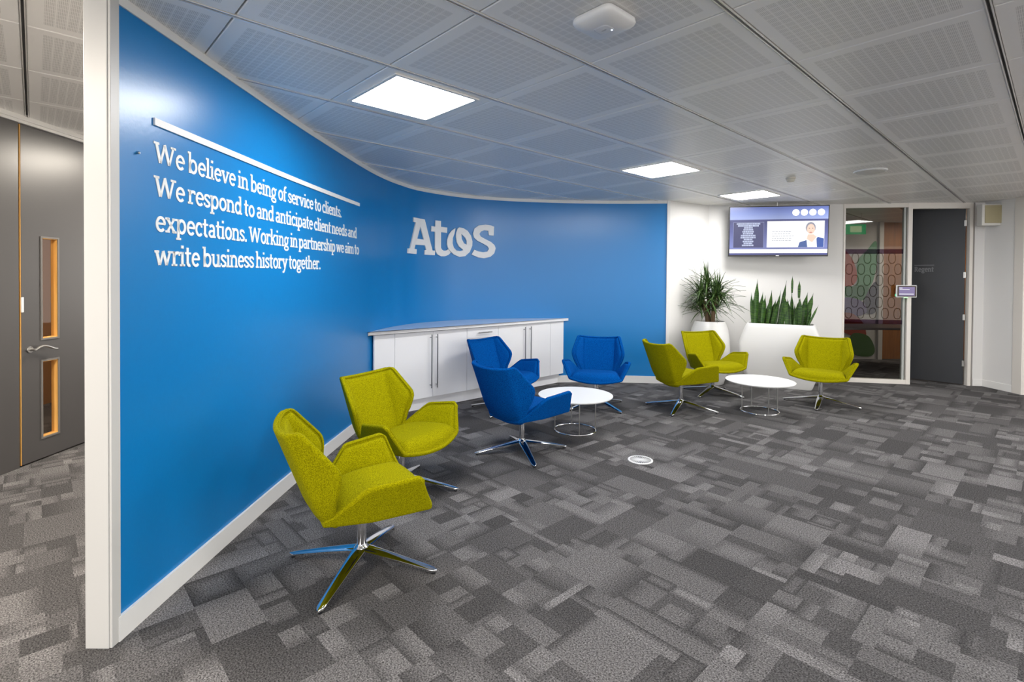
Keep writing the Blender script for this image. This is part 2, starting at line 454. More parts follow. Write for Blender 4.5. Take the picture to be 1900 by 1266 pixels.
Bw = basis((A2[0], A2[1], 0), (A3[0] - A2[0], A3[1] - A2[1]))
def film_ring(cx, cz, rx, rz, n=22, wd=.006):
    o = len(m.v)
    for k in range(n):
        a = 2 * pi * k / n
        for q in (-wd, wd): m.v.append(Bw @ Vector((cx + (rx + q) * cos(a), .034, cz + (rz + q) * sin(a) * (1 + .25 * cos(a) ** 2))))
    for k in range(n):
        l = (k + 1) % n; m.f.append((o + 2 * k, o + 2 * l, o + 2 * l + 1, o + 2 * k + 1)); m.mi.append(0)
for row in range(6):
    for colm in range(5):
        cx = .09 + colm * .165 + (.0825 if row % 2 else 0); cz = 1.04 + row * .165
        if cx < .80: film_ring(cx, cz, .046, .078)
m.build('loop_pattern', loops, win)

# charcoal door, ajar into the meeting room
fr = MB()
seg_box(fr, A3, A4, -.012, .012, -.012, .10, 0, CEIL); seg_box(fr, A3, A4, .968, 1.022, -.012, .055, 0, CEIL)
seg_box(fr, A3, A4, .012, .968, -.012, .055, CEIL - .085, CEIL)
d2 = struct(empty('door_2', (0, 0, 0)))
fr.build('frame', M_['cream'], d2, bevel=.002)
hinge = Vector((6.652, 7.535)); ang = R(180 - 47)
Bd = basis((hinge.x, hinge.y, 0), (cos(ang), sin(ang)))
Bd = Matrix.Translation((hinge.x, hinge.y, 0)) @ Matrix.Rotation(ang, 4, 'Z')     # local x along the leaf, y+ towards the camera side
m = MB(); m.box(.004, .745, -.022, .022, .012, CEIL - .03, Bd)
leaf2 = m.build('leaf', M_['door_dark'], d2, bevel=.002)
for z in (.32, 1.0, 1.62, 2.38):
    m = MB(); m.tube([Bd @ Vector((-.004, .026, z - .042)), Bd @ Vector((-.004, .026, z + .042))], .0075, 8)
    m.box(-.002, .016, .022, .0235, z - .042, z + .042, Bd); m.build('hinge', M_['steel'], d2, smooth=True)

# meeting room beyond
m = MB(); m.box(3.2, 7.12, 10.0, 10.1, 0, CEIL); struct(m.build('wall_meeting_room', M_['white']))
m = MB(); m.box(7.12, 7.2, 9.95, 10.1, 0, CEIL); struct(m.build('trim_7', M_['trim']))
m = MB(); m.box(7.2, 9.5, 10.05, 10.15, 0, CEIL); struct(m.build('wall_meeting_wood', M_['oak']))
m = MB(); m.box(3.1, 3.2, 8.1, 10.1, 0, CEIL); struct(m.build('wall_meeting_left', M_['white']))
m = MB(); m.prism([(7.02, 7.42), (9.5, 7.42), (9.5, 10.15), (9.6, 10.15), (9.6, 7.32), (7.02, 7.32)], 0, CEIL); struct(m.build('wall_meeting_right', M_['white']))

# ------------------------------------------------------------------ corridor on the left
XW = -3.863
m = MB(); m.box(XW - .06, XW, .3, 4.018, 0, 2.712); struct(m.build('wall_left', M_['dark_panel']))
m = MB(); m.box(XW - .06, XW, 4.985, 9.0, 0, 2.712); struct(m.build('wall_left_far', M_['dark_panel']))
m = MB(); m.box(XW - .05, XW + .016, .3, 9, 2.712, 2.735); m.box(XW - .05, XW + .026, .3, 9, 2.735, 2.785); struct(m.build('trim_8', M_['trim'], bevel=.002))
d1 = struct(empty('door_1', (0, 0, 0)))
m = MB()
ys = [4.04, 4.216, 4.36, 4.97]; zs = [.012, .185, .81, 1.0, 1.826, 2.705]
for i in range(3):
    for j in range(5):
        if i == 1 and j in (1, 3): continue
        m.box(XW - .046, XW - .002, ys[i], ys[i + 1], zs[j], zs[j + 1])
bmq = m.build('leaf', M_['dark_panel'], d1)
bm = bmesh.new(); bm.from_mesh(bmq.data); bmesh.ops.remove_doubles(bm, verts=bm.verts, dist=1e-5); bm.to_mesh(bmq.data); bm.free()
m = MB(); m.box(XW - .046, XW - .004, 4.034, 4.04, .012, 2.705); m.box(XW - .06, XW - .03, 4.018, 4.034, 0, 2.712); m.box(XW - .05, XW - .006, 4.97, 4.985, 0, 2.712); m.build('lipping', M_['wood'], d1)
for z0, z1 in ((.185, .81), (1.0, 1.826)):
    m = MB()
    for (a, b, c, d) in ((4.216, 4.222, z0, z1), (4.354, 4.36, z0, z1), (4.222, 4.354, z0, z0 + .006), (4.222, 4.354, z1 - .006, z1)): m.box(XW - .05, XW - .001, a, b, c, d)
    vp = m.build('vision_panel', M_['wood'], d1)
    m = MB()
    for (a, b, c, d) in ((4.203, 4.216, z0 - .013, z1 + .013), (4.36, 4.373, z0 - .013, z1 + .013), (4.216, 4.36, z0 - .013, z0), (4.216, 4.36, z1, z1 + .013)): m.box(XW - .003, XW + .006, a, b, c, d)
    m.build('bead', material('grey_bead_frame', (.16, .15, .14, 1), rough=.35), vp)
    m = MB(); m.box(XW - .03, XW - .026, 4.222, 4.354, z0 + .006, z1 - .006); m.build('glass', M_['clear'], vp)
m = MB()
m.lathe([(.0, 0), (.026, 0), (.027, .004), (.025, .009), (.012, .010), (.009, .05), (0, .05)], 24)
m.v = [(XW + z, 4.105 + x, .922 + y) for x, y, z in m.v]
path = [(XW + .045, 4.105 + t * .205, .917 + .038 * sin(pi * min(1, t * 1.15)) * (1 - .55 * t) - .012 * t) for t in [i / 12 for i in range(13)]]
m.tube(path, [.009] * 9 + [.0085, .008, .007, .005], 10)
m.build('lever_handle', M_['steel'], d1, smooth=True)['label'] = 'satin lever handle'
m = MB(); m.box(XW - .004, XW + .006, 4.036, 4.054, 1.225, 1.345); m.build('magnetic_latch', M_['plastic'], d1, bevel=.002)
# lit room behind the corridor door
m = MB(); m.box(-5.6, -5.5, 2.6, 6.6, 0, 2.7); m.box(-5.5, XW - .06, 2.6, 2.7, 0, 2.7); m.box(-5.5, XW - .06, 6.5, 6.6, 0, 2.7); m.box(-5.6, XW - .06, 2.6, 6.6, 2.7, 2.75)
struct(m.build('wall_office', M_['tan']))
lt = bpy.data.lights.new('office_lamp', 'AREA'); lt.energy = 40; lt.size = .9; lt.color = (1, .86, .68)
lo = bpy.data.objects.new('office_lamp', lt); COL.objects.link(lo); lo.location = (-4.7, 4.4, 2.68)
lt = bpy.data.lights.new('meeting_room_fill', 'AREA'); lt.energy = 22; lt.size = .8; lt.color = (1, .9, .78)  # fill light added to brighten the meeting room, no fitting there
lo = bpy.data.objects.new('meeting_room_fill', lt); COL.objects.link(lo); lo.location = (7.9, 8.9, 2.64)
# ------------------------------------------------------------------ slab-serif lettering
SW, HW = .108, .074                                  # stem and hairline widths (letter heights: x .5, capital .68, ascender .75)
def _arc(cx, cy, rx, ry, a0, a1, n=14):
    return [(cx + rx * cos(R(a0 + (a1 - a0) * i / n)), cy + ry * sin(R(a0 + (a1 - a0) * i / n))) for i in range(n + 1)]
def _stem(x, y0, y1): return ([(x, y0), (x, y1)], SW)
def _slab(x0, x1, y): return ([(x0, y), (x1, y)], HW)
h = HW / 2
def _arch(x0, x1, top=.5): return ([(x0, .30)] + _arc((x0 + x1) / 2, top - .19, (x1 - x0) / 2, .15, 180, 0) + [(x1, 0)], SW * .94)
GL = {
 'n': (.56, [_stem(.12, 0, .5), _slab(.01, .16, .5 - h), _slab(.01, .24, h), _arch(.12, .43), _slab(.33, .55, h)]),
 'm': (.84, [_stem(.12, 0, .5), _slab(.01, .16, .5 - h), _slab(.01, .23, h), _arch(.12, .42), _slab(.33, .52, h), _arch(.42, .72), _slab(.62, .83, h)]),
 'h': (.56, [_stem(.12, 0, .75), _slab(.01, .16, .75 - h), _slab(.01, .24, h), _arch(.12, .43), _slab(.33, .55, h)]),
 'u': (.56, [([(.12, .5)] + _arc(.26, .19, .14, .15, 180, 360) + [(.42, .3)], SW * .94), _stem(.42, 0, .5), _slab(.0, .16, .5 - h), _slab(.32, .46, .5 - h), _slab(.42, .55, h)]),
 'r': (.42, [_stem(.12, 0, .5), _slab(.01, .16, .5 - h), _slab(.01, .27, h), ([(.12, .3)] + _arc(.29, .31, .17, .145, 180, 62), SW * .94), ([(.37, .46), (.37, .36)], HW)]),
 'i': (.27, [_stem(.13, 0, .5), _slab(.02, .17, .5 - h), _slab(.01, .26, h), ([(.13, .62), (.13, .72)], SW * 1.1)]),
 'l': (.27, [_stem(.13, 0, .75), _slab(.02, .17, .75 - h), _slab(.01, .26, h)]),
 't': (.36, [([(.15, .66), (.15, .13)] + _arc(.24, .13, .09, .09, 180, 300), SW), _slab(.02, .33, .5 - h)]),
 'f': (.35, [([(.14, 0), (.14, .58)] + _arc(.25, .58, .11, .13, 180, 60), SW * .95), _slab(.02, .32, .5 - h), _slab(.03, .28, h)]),
 'k': (.55, [_stem(.12, 0, .75), _slab(.01, .16, .75 - h), _slab(.01, .23, h), ([(.14, .22), (.42, .47)], HW * 1.1), ([(.22, .30), (.45, .02)], SW), _slab(.31, .53, .5 - h), _slab(.35, .56, h)]),
 'o': (.52, [(_arc(.26, .25, .18, .215, 0, 360, 28), SW * .93)]),
 'c': (.45, [(_arc(.25, .25, .17, .215, 45, 318, 22), SW * .93), ([(.37, .43), (.37, .33)], HW)]),
 'e': (.48, [(_arc(.25, .25, .175, .215, 0, 318, 24), SW * .9), ([(.09, .265), (.44, .265)], HW)]),
 'b': (.55, [_stem(.12, 0, .75), _slab(.01, .16, .75 - h), (_arc(.29, .25, .165, .215, -180, 180, 26), SW * .93)]),
 'p': (.55, [_stem(.12, -.21, .5), _slab(.01, .16, .5 - h), _slab(.01, .25, -.21 + h), (_arc(.29, .25, .165, .215, -180, 180, 26), SW * .93)]),
 'd': (.55, [_stem(.42, 0, .75), _slab(.31, .46, .75 - h), _slab(.42, .54, h), (_arc(.25, .25, .165, .215, 0, 360, 26), SW * .93)]),
 'g': (.53, [(_arc(.25, .28, .15, .175, 0, 360, 24), SW * .85), (_arc(.26, -.085, .19, .095, 0, 360, 24), HW * 1.15), ([(.15, .13), (.10, .05), (.16, .0), (.36, .0)], HW), ([(.36, .42), (.52, .45)], HW)]),
 's': (.41, [([(.35, .35), (.35, .42)], HW), ([(.345, .42)] + _arc(.205, .37, .125, .09, 50, 230, 10) + [(.205, .255)] + _arc(.205, .13, .14, .09, 62, -130, 12), SW * .85), ([(.06, .06), (.06, .16)], HW)]),
 'a': (.48, [([(.09, .40)] + _arc(.22, .33, .135, .135, 120, 0, 10) + [(.355, .0)], SW * .92), (_arc(.215, .145, .14, .11, 90, 270, 12) + [(.3, .05), (.35, .12)], SW * .85), ([(.2, .262), (.355, .262)], HW), _slab(.35, .46, h)]),
 'v': (.52, [([(.08, .49), (.26, .02)], SW), ([(.44, .49), (.26, .02)], HW * 1.1), _slab(.0, .20, .5 - h), _slab(.34, .53, .5 - h)]),
 'x': (.53, [([(.09, .48), (.44, .02)], SW), ([(.42, .48), (.09, .02)], HW * 1.1), _slab(.0, .2, .5 - h), _slab(.33, .52, .5 - h), _slab(.0, .2, h), _slab(.33, .53, h)]),
 'y': (.52, [([(.08, .49), (.27, .03)], SW), ([(.44, .49), (.24, -.06), (.16, -.17), (.05, -.17)], HW * 1.15), _slab(.0, .20, .5 - h), _slab(.34, .53, .5 - h)]),
 'w': (.78, [([(.08, .49), (.22, .03)], SW), ([(.37, .47), (.23, .03)], HW * 1.1), ([(.37, .49), (.53, .03)], SW), ([(.69, .49), (.53, .03)], HW * 1.1), _slab(.0, .19, .5 - h), _slab(.59, .79, .5 - h)]),
 'W': (.98, [([(.09, .67), (.27, .03)], SW * 1.05), ([(.46, .63), (.28, .03)], HW * 1.15), ([(.46, .67), (.67, .03)], SW * 1.05), ([(.87, .67), (.67, .03)], HW * 1.15), _slab(-.02, .22, .68 - h), _slab(.74, .99, .68 - h)]),
 'R': (.62, [_stem(.14, 0, .68), _slab(.02, .3, .68 - h), _slab(.02, .27, h), ([(.14, .68 - h)] + _arc(.3, .505, .14, .14, 90, -90, 12) + [(.14, .365)], SW * .9), ([(.3, .36), (.47, .05)], SW), _slab(.42, .6, h)]),
 '.': (.22, [([(.10, .0), (.10, .11)], SW * 1.2)]), ' ': (.185, []),
}
def ribbon(path, w):
    """flat stroke outline as quads"""
    p = [Vector(q) for q in path]; n = len(p); L = []; Rr = []
    for i in range(n):
        t = (p[min(i + 1, n - 1)] - p[max(i - 1, 0)]).normalized(); m = Vector((-t.y, t.x)) * w / 2
        if 0 < i < n - 1:
            a = (p[i] - p[i - 1]).normalized(); m = m / max(.55, abs(Vector((-a.y, a.x)).dot(Vector((-t.y, t.x)))))
        L.append(p[i] + m); Rr.append(p[i] - m)
    return [(L[i], Rr[i], Rr[i + 1], L[i + 1]) for i in range(n - 1)]
def layout(text, width, size, bold=1.0, track=-.025):
    """list of quads in metres, the line fitted to the width"""
    x = 0; out = []
    for ch in text:
        adv, st = GL[ch]
        for path, sw in st:
            for q in ribbon(path, sw * bold): out.append([Vector((v.x + x, v.y)) for v in q])
        x += adv + track
    k = width / (x - track)
    return [[(v.x * k, v.y * size) for v in q] for q in out]
def layout_words(text, width, size):
    q = layout(text, width, size); out = []; i = 0
    for wd_ in text.split(' '):
        n = sum(len(p) - 1 for ch in wd_ for p, _ in GL[ch][1]); out.append(q[i:i + n]); i += n
    return out
def letters(name, quads, place, th, mat, parent):
    """place(u, v, d) -> world point, d = distance off the surface"""
    m = MB()
    for q in quads:
        a = [place(u, v, th) for u, v in q] + [place(u, v, .0003) for u, v in q]
        m.add(a, [(0, 1, 2, 3)] + [(i, (i + 1) % 4, 4 + (i + 1) % 4, 4 + i) for i in range(4)])
    return m.build(name, mat, parent)
sign = tag(empty('wall_lettering', (-1.6, 3.7, 1.9)), 'white slab-serif mission statement in four lines under a white bar on blue wall', 'lettering')
def wall_place(s0, z0, slope):
    def f(u, v, d):
        p = wall_at(s0 + u, d); return (p.x - sign.location.x, p.y - sign.location.y, z0 + v + slope * u - sign.location.z)
    return f
def quote_line(text, s0, s1, z0, z1, size=.141):
    for wd_ in layout_words(text, s1 - s0, size): letters('word', wd_, wall_place(s0, z0, (z1 - z0) / (s1 - s0)), .003, M_['vinyl'], sign)
quote_line('We believe in being of service to clients.', .222, 2.568, 2.033, 2.061)
quote_line('We respond to and anticipate client needs and', .222, 2.950, 1.879, 1.904)
quote_line('expectations. Working in partnership we aim to', .228, 3.014, 1.722, 1.748)
quote_line('write business history together.', .224, 2.120, 1.565, 1.584)
m = MB(); n = 14; pf = wall_place(.219, 2.200, .0095)
for i in range(n + 1):
    u = 2.79 * i / n
    for d, v in ((.0005, 0), (.009, 0), (.009, .033), (.0005, .033)): m.v.append(pf(u, v, d))
for i in range(n):
    for k in range(4): l = (k + 1) % 4; m.f.append((4 * i + k, 4 * i + l, 4 * i + 4 + l, 4 * i + 4 + k))
m.f += [(0, 1, 2, 3), (4 * n + 3, 4 * n + 2, 4 * n + 1, 4 * n)]; m.mi = [0] * len(m.f)
m.build('rule_bar', M_['vinyl'], sign)
m = MB(); c = wall_at(.12); m.lathe([(0, 0), (.006, 0), (.006, .01), (.003, .014), (0, .014)], 12)
m.v = [(c.x + z, c.y + x, 2.05 + y) for x, y, z in m.v]
tag(m.build('wall_hook', M_['steel'], smooth=True), 'tiny metal hook left of the lettering on the blue wall', 'hook')

LOGO = {
 'A': [[(4.389,2.281),(4.599,2.275),(4.736,1.882),(4.781,1.881),(4.777,1.822),(4.599,1.823),(4.604,1.881),(4.631,1.887),(4.609,1.943),(4.424,1.941),(4.405,1.887),(4.452,1.884),(4.446,1.824),(4.26,1.824),(4.267,1.885),(4.313,1.888),(4.434,2.222),(4.387,2.225)],[(4.522,2.182),(4.587,2.015),(4.461,2.019)]],
 't': [[(4.786,2.281),(4.879,2.281),(4.878,2.204),(4.984,2.201),(4.981,2.13),(4.88,2.134),(4.881,1.926),(4.897,1.902),(4.934,1.886),(4.975,1.894),(5.004,1.913),(5.043,1.866),(5.007,1.835),(4.945,1.813),(4.882,1.811),(4.824,1.834),(4.792,1.876),(4.781,1.921),(4.78,2.133),(4.713,2.131),(4.718,2.201),(4.785,2.199)]],
 'o': [[(5.122,2.205),(5.061,2.167),(5.015,2.113),(4.987,2.04),(4.985,1.973),(5.001,1.931),(5.037,1.887),(5.099,1.842),(5.19,1.813),(5.279,1.827),(5.351,1.886),(5.389,1.974),(5.392,2.035),(5.369,2.112),(5.315,2.179),(5.247,2.211),(5.182,2.218),(5.155,2.199),(5.132,2.133),(5.13,2.082),(5.143,2.015),(5.179,1.957),(5.249,1.91),(5.199,1.893),(5.139,1.899),(5.096,1.936),(5.074,1.994),(5.077,2.062),(5.105,2.132)],[(5.217,2.13),(5.277,2.082),(5.302,2.04),(5.302,1.988),(5.258,2.003),(5.223,2.062)]],
 's': [[(5.721,2.256),(5.715,2.129),(5.64,2.133),(5.635,2.194),(5.574,2.199),(5.522,2.18),(5.498,2.144),(5.517,2.11),(5.574,2.082),(5.678,2.037),(5.73,1.994),(5.747,1.95),(5.726,1.879),(5.67,1.829),(5.576,1.806),(5.481,1.815),(5.38,1.852),(5.423,1.921),(5.481,1.9),(5.557,1.89),(5.623,1.901),(5.646,1.939),(5.627,1.973),(5.565,2.007),(5.47,2.047),(5.417,2.088),(5.401,2.148),(5.421,2.215),(5.488,2.262),(5.592,2.279),(5.677,2.271)]],
}

lg = tag(empty('logo_lettering', (-1.0, 6.8, 2.05)), 'large white logo letters mounted on the curve of the blue wall', 'lettering')
for ch, loops_ in LOGO.items():
    loops3 = [[Vector((a, b, 0)) for a, b in l] for l in loops_]
    flat = [p for l in loops3 for p in l]
    tris = geometry.tessellate_polygon(loops3)
    m = MB()
    def put(p, d):
        q = wall_at(p.x, d); return (q.x - lg.location.x, q.y - lg.location.y, p.y - lg.location.z)
    m.add([put(p, .018) for p in flat], tris)
    o = 0
    for l in loops3:
        k = len(l); vs = [put(p, .018) for p in l] + [put(p, .0005) for p in l]
        m.add(vs, [(i, (i + 1) % k, k + (i + 1) % k, k + i) for i in range(k)])
    me_ = m.build('letter', M_['vinyl'], lg)

sg = tag(empty('door_lettering', tuple(Bd @ Vector((.5, .022, 1.7)))), 'small grey room name under a thin line on the charcoal door', 'lettering')
grey = material('grey_vinyl', (.16, .165, .175, 1), rough=.5)
def door_place(u, v, d):
    p = Bd @ Vector((.592 - u, .0222 + d, 1.672 + v)); return p - sg.location
letters('text_line', layout('Regent', .235, .105, 1.55, -.01), door_place, .0012, grey, sg)
m = MB(); vs = [door_place(u, v, d) for d in (.0003, .0015) for v in (.094, .104) for u in (0, .238)]
m.add(vs, [(0, 1, 3, 2), (4, 6, 7, 5), (0, 4, 5, 1), (2, 3, 7, 6), (0, 2, 6, 4), (1, 5, 7, 3)]); m.build('rule_line', grey, sg)

# ------------------------------------------------------------------ swivel chairs
def slab_mesh(m, P, N, th, r=None):
    """closed padded sheet: front grid P, back P - N*th, half-round rim"""
    nv, nu = len(P), len(P[0]); o = len(m.v)
    idx = lambda j, i, b=0: o + b * nv * nu + j * nu + i
    for b in (0, 1):
        for j in range(nv):
            for i in range(nu): m.v.append(tuple(P[j][i] - N[j][i] * (th * b)))
    F = []
    for j in range(nv - 1):
        for i in range(nu - 1):
            F.append((idx(j, i), idx(j, i + 1), idx(j + 1, i + 1), idx(j + 1, i)))
            F.append((idx(j, i, 1), idx(j + 1, i, 1), idx(j + 1, i + 1, 1), idx(j, i + 1, 1)))
    loop = [(0, i) for i in range(nu)] + [(j, nu - 1) for j in range(1, nv)] + [(nv - 1, i) for i in range(nu - 2, -1, -1)] + [(j, 0) for j in range(nv - 2, 0, -1)]
    K = 4; prev = [idx(j, i) for j, i in loop]; L = len(loop)
    for k in range(1, K + 1):
        if k == K: cur = [idx(j, i, 1) for j, i in loop]
        else:
            a = pi * k / K; cur = []
            for (j, i) in loop:
                jj = 1 if j == 0 else (nv - 2 if j == nv - 1 else j); ii = 1 if i == 0 else (nu - 2 if i == nu - 1 else i)
                out = (P[j][i] - P[jj][ii]).normalized()
                cur.append(len(m.v)); m.v.append(tuple(P[j][i] - N[j][i] * th * (.5 - .5 * cos(a)) + out * (th * .5 * sin(a))))
        for q in range(L): F.append((prev[q], prev[(q + 1) % L], cur[(q + 1) % L], cur[q]))
        prev = cur
    m.f += F; m.mi += [0] * len(F)
def interp(tab, t):
    if t <= tab[0][0]: return tab[0][1]
    for (a, x), (b, y) in zip(tab, tab[1:]):
        if t <= b: return x + (y - x) * (t - a) / (b - a)
    return tab[-1][1]
def smooth_interp(tab, t, e=.035):
    return sum(interp(tab, t + e * k) for k in (-1, -.5, 0, .5, 1)) / 5
def sst(x): x = max(0, min(1, x)); return x * x * (3 - 2 * x)
BY = [(0, -.150), (.1, -.215), (.25, -.265), (1, -.402)]
BZ = [(0, .300), (.1, .340), (.25, .43), (1, .788)]
BA = [(0, .15), (.12, .185), (.3, .207), (1, .219)]
BW_ = [(0, .012), (.06, .03), (.46, .157), (.55, .159), (1, .052)]
FOLD = R(50)
def back_pt(t, u):
    """t 0..1 bottom to top, u -1..1 across both wings"""
    c = Vector((0, smooth_interp(BY, t), smooth_interp(BZ, t)))
    d = Vector((0, smooth_interp(BY, t + .01) - smooth_interp(BY, t - .01), smooth_interp(BZ, t + .01) - smooth_interp(BZ, t - .01))).normalized()
    nrm = Vector((0, d.z, -d.y)); a = smooth_interp(BA, t, .06); wv = smooth_interp(BW_, t, .03)
    full = (a + wv) * (1 - .05 * max(0, (t - .93) / .07) ** 2)
    s = abs(u) * full; x = y = 0.0; n = 44; rr = .013; phi = 0
    for k in range(n):
        q = s * (k + .5) / n; phi = R(37) * sst((q - a + rr) / (2 * rr)) + R(18) * min(1, q / .2)
        x += cos(phi) * s / n; y += sin(phi) * s / n
    sg_ = 1 if u >= 0 else -1
    return c + Vector((sg_ * x, 0, 0)) + nrm * y, (nrm * cos(phi) - Vector((sg_ * sin(phi), 0, 0))).normalized(), a / full
def back_u(t):                                        # columns crowded at the folds
    return [-1, -.985, -.93, -.84, -.76, -.71, -.675, -.645, -.615, -.585, -.55, -.5, -.42, -.3, -.15, 0, .15, .3, .42, .5, .55, .585, .615, .645, .675, .71, .76, .84, .93, .985, 1]
def map_u(u, fr_):
    """keeps the columns locked to the fold at |u| = .63"""
    k = abs(u); v = k / .63 * fr_ if k < .63 else fr_ + (k - .63) / .37 * (1 - fr_)
    return v if u >= 0 else -v
TT = [0, .012, .04, .08, .13, .18, .24, .3, .36, .42, .47, .51, .55, .6, .66, .73, .8, .87, .92, .96, .985, 1]
def back_grid(t0, t1, us, shrink=1.0):
    P = []; N = []
    for tt in TT:
        t = t0 + (t1 - t0) * tt; fr_ = back_pt(t, 1)[2]; rp = []; rn = []
        for u in us:
            p, nn, _ = back_pt(t, map_u(u, fr_) * shrink); rp.append(p); rn.append(nn)
        P.append(rp); N.append(rn)
    return P, N
SB = [(0, .175), (.1, .20), (.42, .262), (1, .288)]
SZ = [(0, .350), (.35, .366), (1, .388)]
SWD = [(0, .025), (.05, .035), (.37, .198), (1, .210)]
def seat_pt(v, u):
    b = smooth_interp(SB, v, .04); yf = .325 - .05 * u * u
    y = -.205 + (yf + .205) * v
    z = smooth_interp(SZ, v, .05) - .034 * (1 - u * u) * (.55 + .45 * v)
    return Vector((u * b, y, z)), b
ARM = R(64)
def arm_pt(v, q, sd):
    f, b = seat_pt(v, sd); wv = smooth_interp(SWD, v, .025)
    wv *= 1 - .14 * max(0, (v - .9) / .1) ** 2
    d = Vector((sd * cos(ARM), 0, sin(ARM)))
    p = f + d * (wv * q - .006); p.y -= .06 * max(0, q) * v * v
    return p, Vector((-sd * sin(ARM), 0, cos(ARM)))
def pad(m, P, N, hgt, edge_u, edge_v):
    """upholstery bulging off a sheet, tucked in at its border"""
    nv, nu = len(P), len(P[0]); o = len(m.v)
    def arc(a): a = max(0, min(1, a)); return math.sqrt(max(0, 1 - (1 - a) ** 2))
    for j in range(nv):
        for i in range(nu):
            du = min((P[j][i] - P[j][0]).length, (P[j][i] - P[j][-1]).length); dv = min((P[j][i] - P[0][i]).length, (P[j][i] - P[-1][i]).length)
            hh = hgt(j, i) if callable(hgt) else hgt
            m.v.append(tuple(P[j][i] + N[j][i] * (hh * arc(du / edge_u) * arc(dv / edge_v) - .002)))
    F = [(o + j * nu + i, o + j * nu + i + 1, o + (j + 1) * nu + i + 1, o + (j + 1) * nu + i) for j in range(nv - 1) for i in range(nu - 1)]
    m.f += F; m.mi += [0] * len(F)
def piping(P, N, lift, fab, parent, r=.0034):
    nv, nu = len(P), len(P[0])
    loop = [(0, i) for i in range(nu)] + [(j, nu - 1) for j in range(1, nv)] + [(nv - 1, i) for i in range(nu - 2, -1, -1)] + [(j, 0) for j in range(nv - 2, 0, -1)]
    path = []
    for j, i in loop:
        q = P[j][i] + N[j][i] * lift
        if not path or (q - path[-1]).length > .004: path.append(q)
    m = MB(); m.tube(path, r, 6, True); return m.build('piping', fab, parent, smooth=True, sharp=80)
VV = [0, .02, .06, .11, .17, .24, .32, .38, .43, .48, .55, .63, .71, .79, .86, .915, .95, .975, .99, 1]
UU = [-1, -.985, -.95, -.9, -.8, -.65, -.45, -.22, 0, .22, .45, .65, .8, .9, .95, .985, 1]
QQ = [0, .03, .1, .22, .4, .6, .78, .9, .96, 1]
def make_chair(name, fab):
    c = empty(name)
    seat_m = MB(); P = [[seat_pt(v, u)[0] for u in UU] for v in VV]; N = [[Vector((-u * .25, 0, 1)).normalized() for u in UU] for v in VV]
    slab_mesh(seat_m, P, N, .030); seat_m.build('seat', fab, c, smooth=True, sharp=80)
    cm = MB(); P = [[seat_pt(.10 + .895 * v, u * .985)[0] for u in UU] for v in VV]
    pad(cm, P, N, lambda j, i: .058 + .026 * (1 - UU[i] ** 2) + .010 * sin(pi * VV[j]), .035, .085)
    cu_ = cm.build('seat_cushion', fab, c, smooth=True, sharp=80); piping(P, N, .002, fab, cu_)
    for sd in (1, -1):
        am = MB(); P = [[arm_pt(v, q, sd)[0] for q in QQ] for v in VV]; N = [[arm_pt(v, q, sd)[1] for q in QQ] for v in VV]
        slab_mesh(am, P, N, .026); arm = am.build('armrest', fab, c, smooth=True, sharp=80)
        pm = MB(); P = [[arm_pt(.05 + .90 * v, .0 + .90 * q, sd)[0] for q in QQ] for v in VV]
        pad(pm, P, N, .019, .018, .018); pm.build('arm_pad', fab, arm, smooth=True, sharp=80)
        P = [[arm_pt(.008 + .984 * v, .985 * q, sd)[0] for q in QQ] for v in VV]; piping(P, N, .001, fab, arm, .0065)
    us = back_u(0)
    bm_ = MB(); P, N = back_grid(0, 1, us); slab_mesh(bm_, P, N, .026); back = bm_.build('backrest', fab, c, smooth=True, sharp=80)
    pm = MB(); P, N = back_grid(.06, .957, us, .928)
    pad(pm, P, N, lambda j, i  : .024 - .021 * max(0, 1 - abs(abs(us[i]) - .63) / .032) + .012 * sst((.55 - abs(us[i])) / .3), .02, .025)
    pm.build('back_pad', fab, back, smooth=True, sharp=80)
    P, N = back_grid(.05, .992, us, .985); piping(P, N, .001, fab, back, .007)
    m = MB(); m.lathe([(0, .085), (.024, .085), (.024, .22), (.0235, .225), (.0235, .33), (0, .33)], 28); m.build('column', M_['chrome'], c, smooth=True)
    m = MB(); m.lathe([(0, .312), (.075, .312), (.075, .332), (0, .332)], 24); m.build('seat_plate', M_['black'], c, smooth=True)
    m = MB(); m.lathe([(0, .058), (.03, .058), (.041, .068), (.043, .085), (.038, .101), (.030, .109), (.0255, .118), (0, .118)], 28); m.build('hub', M_['chrome'], c, smooth=True)
    for k in range(4):
        m = MB(); n = 18; secs = []
        for i in range(n + 1):
            t = i / n; x = .02 + .398 * t
            top = .101 - .079 * t ** 1.12; thk = .030 - .014 * t; wd = .037 - .018 * t
            e = max(0, (t - .955) / .045); wd *= math.sqrt(max(.04, 1 - e * e)); thk *= 1 - .35 * e
            pr = [(-1, .25), (-.82, .0), (-.4, -.06), (0, -.08), (.4, -.06), (.82, 0), (1, .25), (.86, .85), (.5, 1), (-.5, 1), (-.86, .85)]
            secs.append([(x, a * wd, top - thk * b) for a, b in pr])
        q = len(secs[0]); m.v = [p for s_ in secs for p in s_]
        m.f = [(i * q + a, i * q + (a + 1) % q, (i + 1) * q + (a + 1) % q, (i + 1) * q + a) for i in range(n) for a in range(q)]
        m.f += [tuple(range(q))[::-1], tuple(n * q + a for a in range(q))]; m.mi = [0] * len(m.f)
        lg_ = m.build('leg', M_['chrome'], c, smooth=True, sharp=50); lg_.rotation_euler = (0, 0, k * pi / 2)
        g = MB(); g.lathe([(0, 0), (.011, 0), (.012, .003), (.010, .011), (0, .011)], 14, (.397, 0, 0)); g.build('glide', M_['black'], lg_, smooth=True)
    return c
